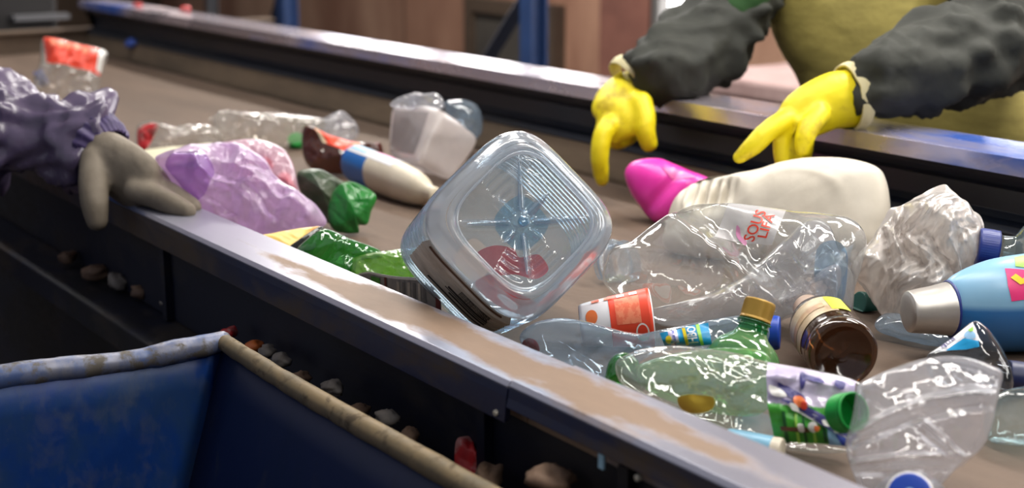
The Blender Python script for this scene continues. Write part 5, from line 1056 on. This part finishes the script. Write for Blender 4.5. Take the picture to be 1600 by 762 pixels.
# gloves
def fingers(chains): return [[jt(p, r) for p, r in c] for c in chains]
def glove(name, chains, mat, parent, seed, vox=.0034, sm=5, amp=.0014):
    V, N, F = grow(chains, vox, sm, n=18); V = wr(V, N, amp, 38, seed, amp * .5); return mesh_obj(name, V, F, mat, parent)
q = lambda u, v, d, r, r2=None: jt(pt(u, v, d), r, r2)
gl_ = [[q(984, 138, 2.205, .0270, .0360), q(974, 154, 2.180, .0260, .0440), q(968, 174, 2.160, .0250, .0450), q(960, 194, 2.155, .0210, .0390), q(952, 206, 2.155, 0.0160, 0.0260)],
       [q(952, 196, 2.140, 0.0165), q(941, 214, 2.130, 0.0150), q(937, 245, 2.130, 0.0138), q(939, 268, 2.140, 0.0125), q(941, 282, 2.145, 0.0100)],     # index
       [q(998, 162, 2.150, .0215), q(1006, 184, 2.140, .0185), q(1008, 204, 2.135, 0.0158), q(1014, 225, 2.140, 0.0135)],                            # thumb
       [q(962, 200, 2.170, 0.0155), q(956, 216, 2.180, 0.0142), q(970, 220, 2.205, 0.0132), q(984, 210, 2.210, 0.0118)],                             # middle, curled
       [q(972, 198, 2.190, 0.0150), q(968, 214, 2.205, 0.0138), q(980, 217, 2.225, 0.0125), q(990, 207, 2.227, 0.0110)],                               # ring, curled
       [q(984, 192, 2.210, 0.0135), q(982, 207, 2.223, 0.0122), q(991, 210, 2.239, 0.0112), q(998, 202, 2.241, 0.0100)]]                             # little, curled
glove('glove', gl_, M['yg'], pe, 3)
gr_ = [[q(1334, 154, 1.900, 0.0396, 0.0306), q(1300, 158, 1.885, 0.0387, 0.0270), q(1268, 172, 1.875, 0.0369, 0.0234), q(1242, 188, 1.870, 0.0324, 0.0198), q(1228, 196, 1.870, 0.0234, 0.0162)],
       [q(1232, 186, 1.857, 0.0149), q(1206, 200, 1.845, 0.0140), q(1180, 224, 1.840, 0.0131), q(1154, 247, 1.845, 0.0086)],                         # pointing index
       [q(1228, 200, 1.860, 0.0131), q(1222, 222, 1.860, 0.0128), q(1223, 244, 1.865, 0.0119), q(1224, 262, 1.870, 0.0103)],
       [q(1243, 206, 1.870, 0.0135), q(1242, 228, 1.873, 0.0128), q(1241, 250, 1.880, 0.0115), q(1241, 266, 1.885, 0.0101)],
       [q(1258, 206, 1.890, 0.0126), q(1258, 228, 1.895, 0.0117), q(1256, 246, 1.905, 0.0103), q(1254, 258, 1.910, 0.0092)],
       [q(1280, 178, 1.855, 0.0153), q(1264, 200, 1.840, 0.0140), q(1256, 220, 1.835, 0.0126), q(1254, 234, 1.837, 0.0103)]]                         # thumb folded in front
glove('glove', gr_, M['yg'], pe, 9)
for a, b, r in ((pt(994, 121, 2.2), pt(980, 133, 2.195), .044), (pt(1340, 150, 1.90), pt(1322, 154, 1.894), .046)):
    g = sweep([(a, r, r * .85), ((a + b) / 2, r * 1.05, r * .88), (b, r * 1.0, r * .84)], n=40, caps=False, sub=5); g = g + .0008 * vn(g * 90, 4)[..., None]; c = g.mean(1, keepdims=True); ring = np.concatenate([g, (c + (g - c) * .93)[::-1]], 0)
    mesh_obj('glove_cuff', *grid_faces(ring, True), M['yg_in'], pe, label='pale turned glove cuff')

# ---- the worker on the near side, mostly out of the picture
p2 = thing('person', 'worker in a shiny purple sleeve resting a grey glove on the near rail', 'person', (-2.35, .22, 0))
pel = np.array([-2.42, .20, .98]); fw = unit(np.array([.35, 1.0, 0])); sd = np.cross(fw, Zv)
waist = pel + Zv * .20; chest = pel + Zv * .42 + fw * .04; neck = pel + Zv * .60 + fw * .06
wr2 = pt(150, 240, 1.90); el2 = pt(-170, 150, 1.96); sh2 = chest + Zv * .13 + sd * .17; shb = chest + Zv * .13 - sd * .17; elb = shb - Zv * .27 - sd * .04; wrb = elb + fw * .2 + Zv * .02
body = [[jt(pel, .14, .11), jt(waist, .125, .1), jt(chest, .15, .11), jt(chest + (neck - chest) * .6, .12, .09), jt(neck, .055)], [jt(chest + Zv * .08, .08), jt(sh2, .05), jt((sh2 + el2) / 2, .038), jt(el2, .034), jt(pt(10, 200, 1.94), .030), jt(wr2, .026)], [jt(chest + Zv * .08, .08), jt(shb, .06), jt((shb + elb) / 2, .05), jt(elb, .044), jt((elb + wrb) / 2, .038), jt(wrb, .03), jt(wrb + fw * .09, .034, .02)]]
for s_ in (-1, 1):
    hip = pel + sd * s_ * .085; kn = hip * np.array([1, 1, 0]) + Zv * .50 + fw * .02; an = hip * np.array([1, 1, 0]) + Zv * .08
    body.append([jt(hip, .085), jt((hip + kn) / 2, .075), jt(kn, .058), jt((kn + an) / 2 - fw * .012, .054), jt(an, .038)]); body.append([jt(an - fw * .03 - Zv * .04, .035, .03), jt(an + fw * .08 - Zv * .05, .038, .026), jt(an + fw * .16 - Zv * .055, .03, .02)])
body += head_on(neck, fw, sd, p2); V, N, F = grow(body, .012, 4); mesh_obj('body', V, F, M['skin'], p2)
tr = []
for s_ in (-1, 1):
    hip = pel + sd * s_ * .085; kn = hip * np.array([1, 1, 0]) + Zv * .50 + fw * .02; an = hip * np.array([1, 1, 0]) + Zv * .10
    tr.append([jt(pel + Zv * .12, .155, .13), jt(pel, .15, .125), jt(hip - Zv * .05, .105), jt((hip + kn) / 2, .092), jt(kn, .074), jt((kn + an) / 2, .07), jt(an, .062)])
V, N, F = grow(tr, .012, 5); V = wr(V, N, .008, 9, 5); mesh_obj('trousers', V, F, M['trousers'], p2)
V, N, F = grow([[jt(neck + Zv * .17 - fw * .045, .07, .07), jt(neck + Zv * .24 - fw * .02, .083, .09), jt(neck + Zv * .285 + fw * .01, .068, .08)]], .009, 3); mesh_obj('hair', V, F, M['hair'], p2)
sl = [jt(chest + Zv * .08, .10), jt(sh2, .092), jt((sh2 + el2) / 2, .085), jt(el2, .082), jt(pt(-60, 188, 1.95), .074), jt(pt(10, 198, 1.94), .066), jt(pt(50, 214, 1.93), .056), jt(pt(82, 226, 1.925), .050), jt(pt(114, 218, 1.915), .058), jt(pt(146, 224, 1.905), .050), jt(pt(158, 228, 1.90), .036)]
t2 = [jt(pel + Zv * .06, .16, .13), jt(waist, .15, .12), jt(chest, .178, .135), jt(chest + (neck - chest) * .7, .1, .09)]
s3 = [jt(chest + Zv * .08, .10), jt(shb, .09), jt(elb, .075), jt(wrb - fw * .04, .05)]
V, N, F = grow([t2, sl, s3], .0075, 4); V = wr(V, N, .070, 8.5, 31, .070, .018); mesh_obj('sleeved_coat', V, F, M['sleeve'], p2)
g = sweep([(pt(146, 224, 1.903), .046, .046), (pt(156, 229, 1.900), .045, .044), (pt(164, 235, 1.896), .041, .039), (pt(171, 240, 1.892), .036, .034)], n=120, caps=False, sub=8)
c = g.mean(1, keepdims=True); th = np.linspace(0, 2 * math.pi, 120, endpoint=False); g = c + (g - c) * (1 + .04 * np.sin(th * 26 + 3 * np.sin(th * 3)) + .10 * vn(g * 50, 5))[..., None]; ring = np.concatenate([g, (c + (g - c) * .9)[::-1]], 0)
mesh_obj('gathered_cuff', *grid_faces(ring, True), M['cuff'], p2, label='gathered violet cuff')
zr = lambda u, v, z, r, r2=None: jt(at(u, v, z), r, r2)
gg = [[q(150, 236, 1.895, .034, .030), q(172, 252, 1.88, .040, .030), q(200, 272, 1.865, .044, .026), q(222, 286, 1.855, .042, .022)],
      [q(150, 250, 1.865, .021), q(146, 284, 1.845, .0195), q(148, 318, 1.835, .0180), q(152, 346, 1.835, .0140)],                 # thumb hooked over the rail
      [q(212, 296, 1.84, .017), q(240, 306, 1.83, .0160), q(268, 318, 1.81, .0145), q(294, 330, 1.80, .0115)],
      [q(222, 284, 1.86, .017), q(248, 294, 1.855, .0160), q(276, 308, 1.845, .0145), q(302, 324, 1.83, .0118)],
      [q(228, 274, 1.88, .0165), q(252, 282, 1.885, .0150), q(276, 296, 1.88, .0135), q(296, 310, 1.87, .0110)],
      [q(226, 266, 1.90, .0150), q(246, 272, 1.91, .0135), q(266, 284, 1.91, .0122), q(282, 296, 1.905, .0100)]]
glove('glove', gg, M['gg'], p2, 15, amp=.0010)
# ================================================================== light, camera
w = bpy.data.worlds.new('World'); S.world = w; w.use_nodes = True; bg = w.node_tree.nodes['Background']; bg.inputs[0].default_value = (.85, .88, 1.0, 1); bg.inputs[1].default_value = 0.38
cd = bpy.data.cameras.new('camera'); co = bpy.data.objects.new('camera', cd); COL.objects.link(co)
cd.sensor_width = 36; cd.lens = FPX * 36 / 1600; co.location = Vector(CAM.tolist()); cd.clip_start = .02
f_ = Fv * CP - Zv * SP; u_ = Zv * CP + Fv * SP; co.matrix_world = Matrix(((Rv[0], u_[0], -f_[0], CAM[0]), (Rv[1], u_[1], -f_[1], CAM[1]), (Rv[2], u_[2], -f_[2], CAM[2]), (0, 0, 0, 1)))
cd.dof.use_dof = True; cd.dof.focus_distance = 1.45; cd.dof.aperture_fstop = 4.5
S.camera = co
S.view_settings.view_transform = 'Standard'; S.view_settings.look = 'None'; S.view_settings.exposure = -0.04; S.view_settings.gamma = 1.0; S.view_settings.use_curve_mapping = False
cy = S.cycles
cy.transparent_max_bounces = 48; cy.max_bounces = 8; cy.diffuse_bounces = 3; cy.glossy_bounces = 4; cy.transmission_bounces = 4
cy.use_denoising = True; cy.sample_clamp_indirect = 6; cy.caustics_reflective = False; cy.caustics_refractive = False
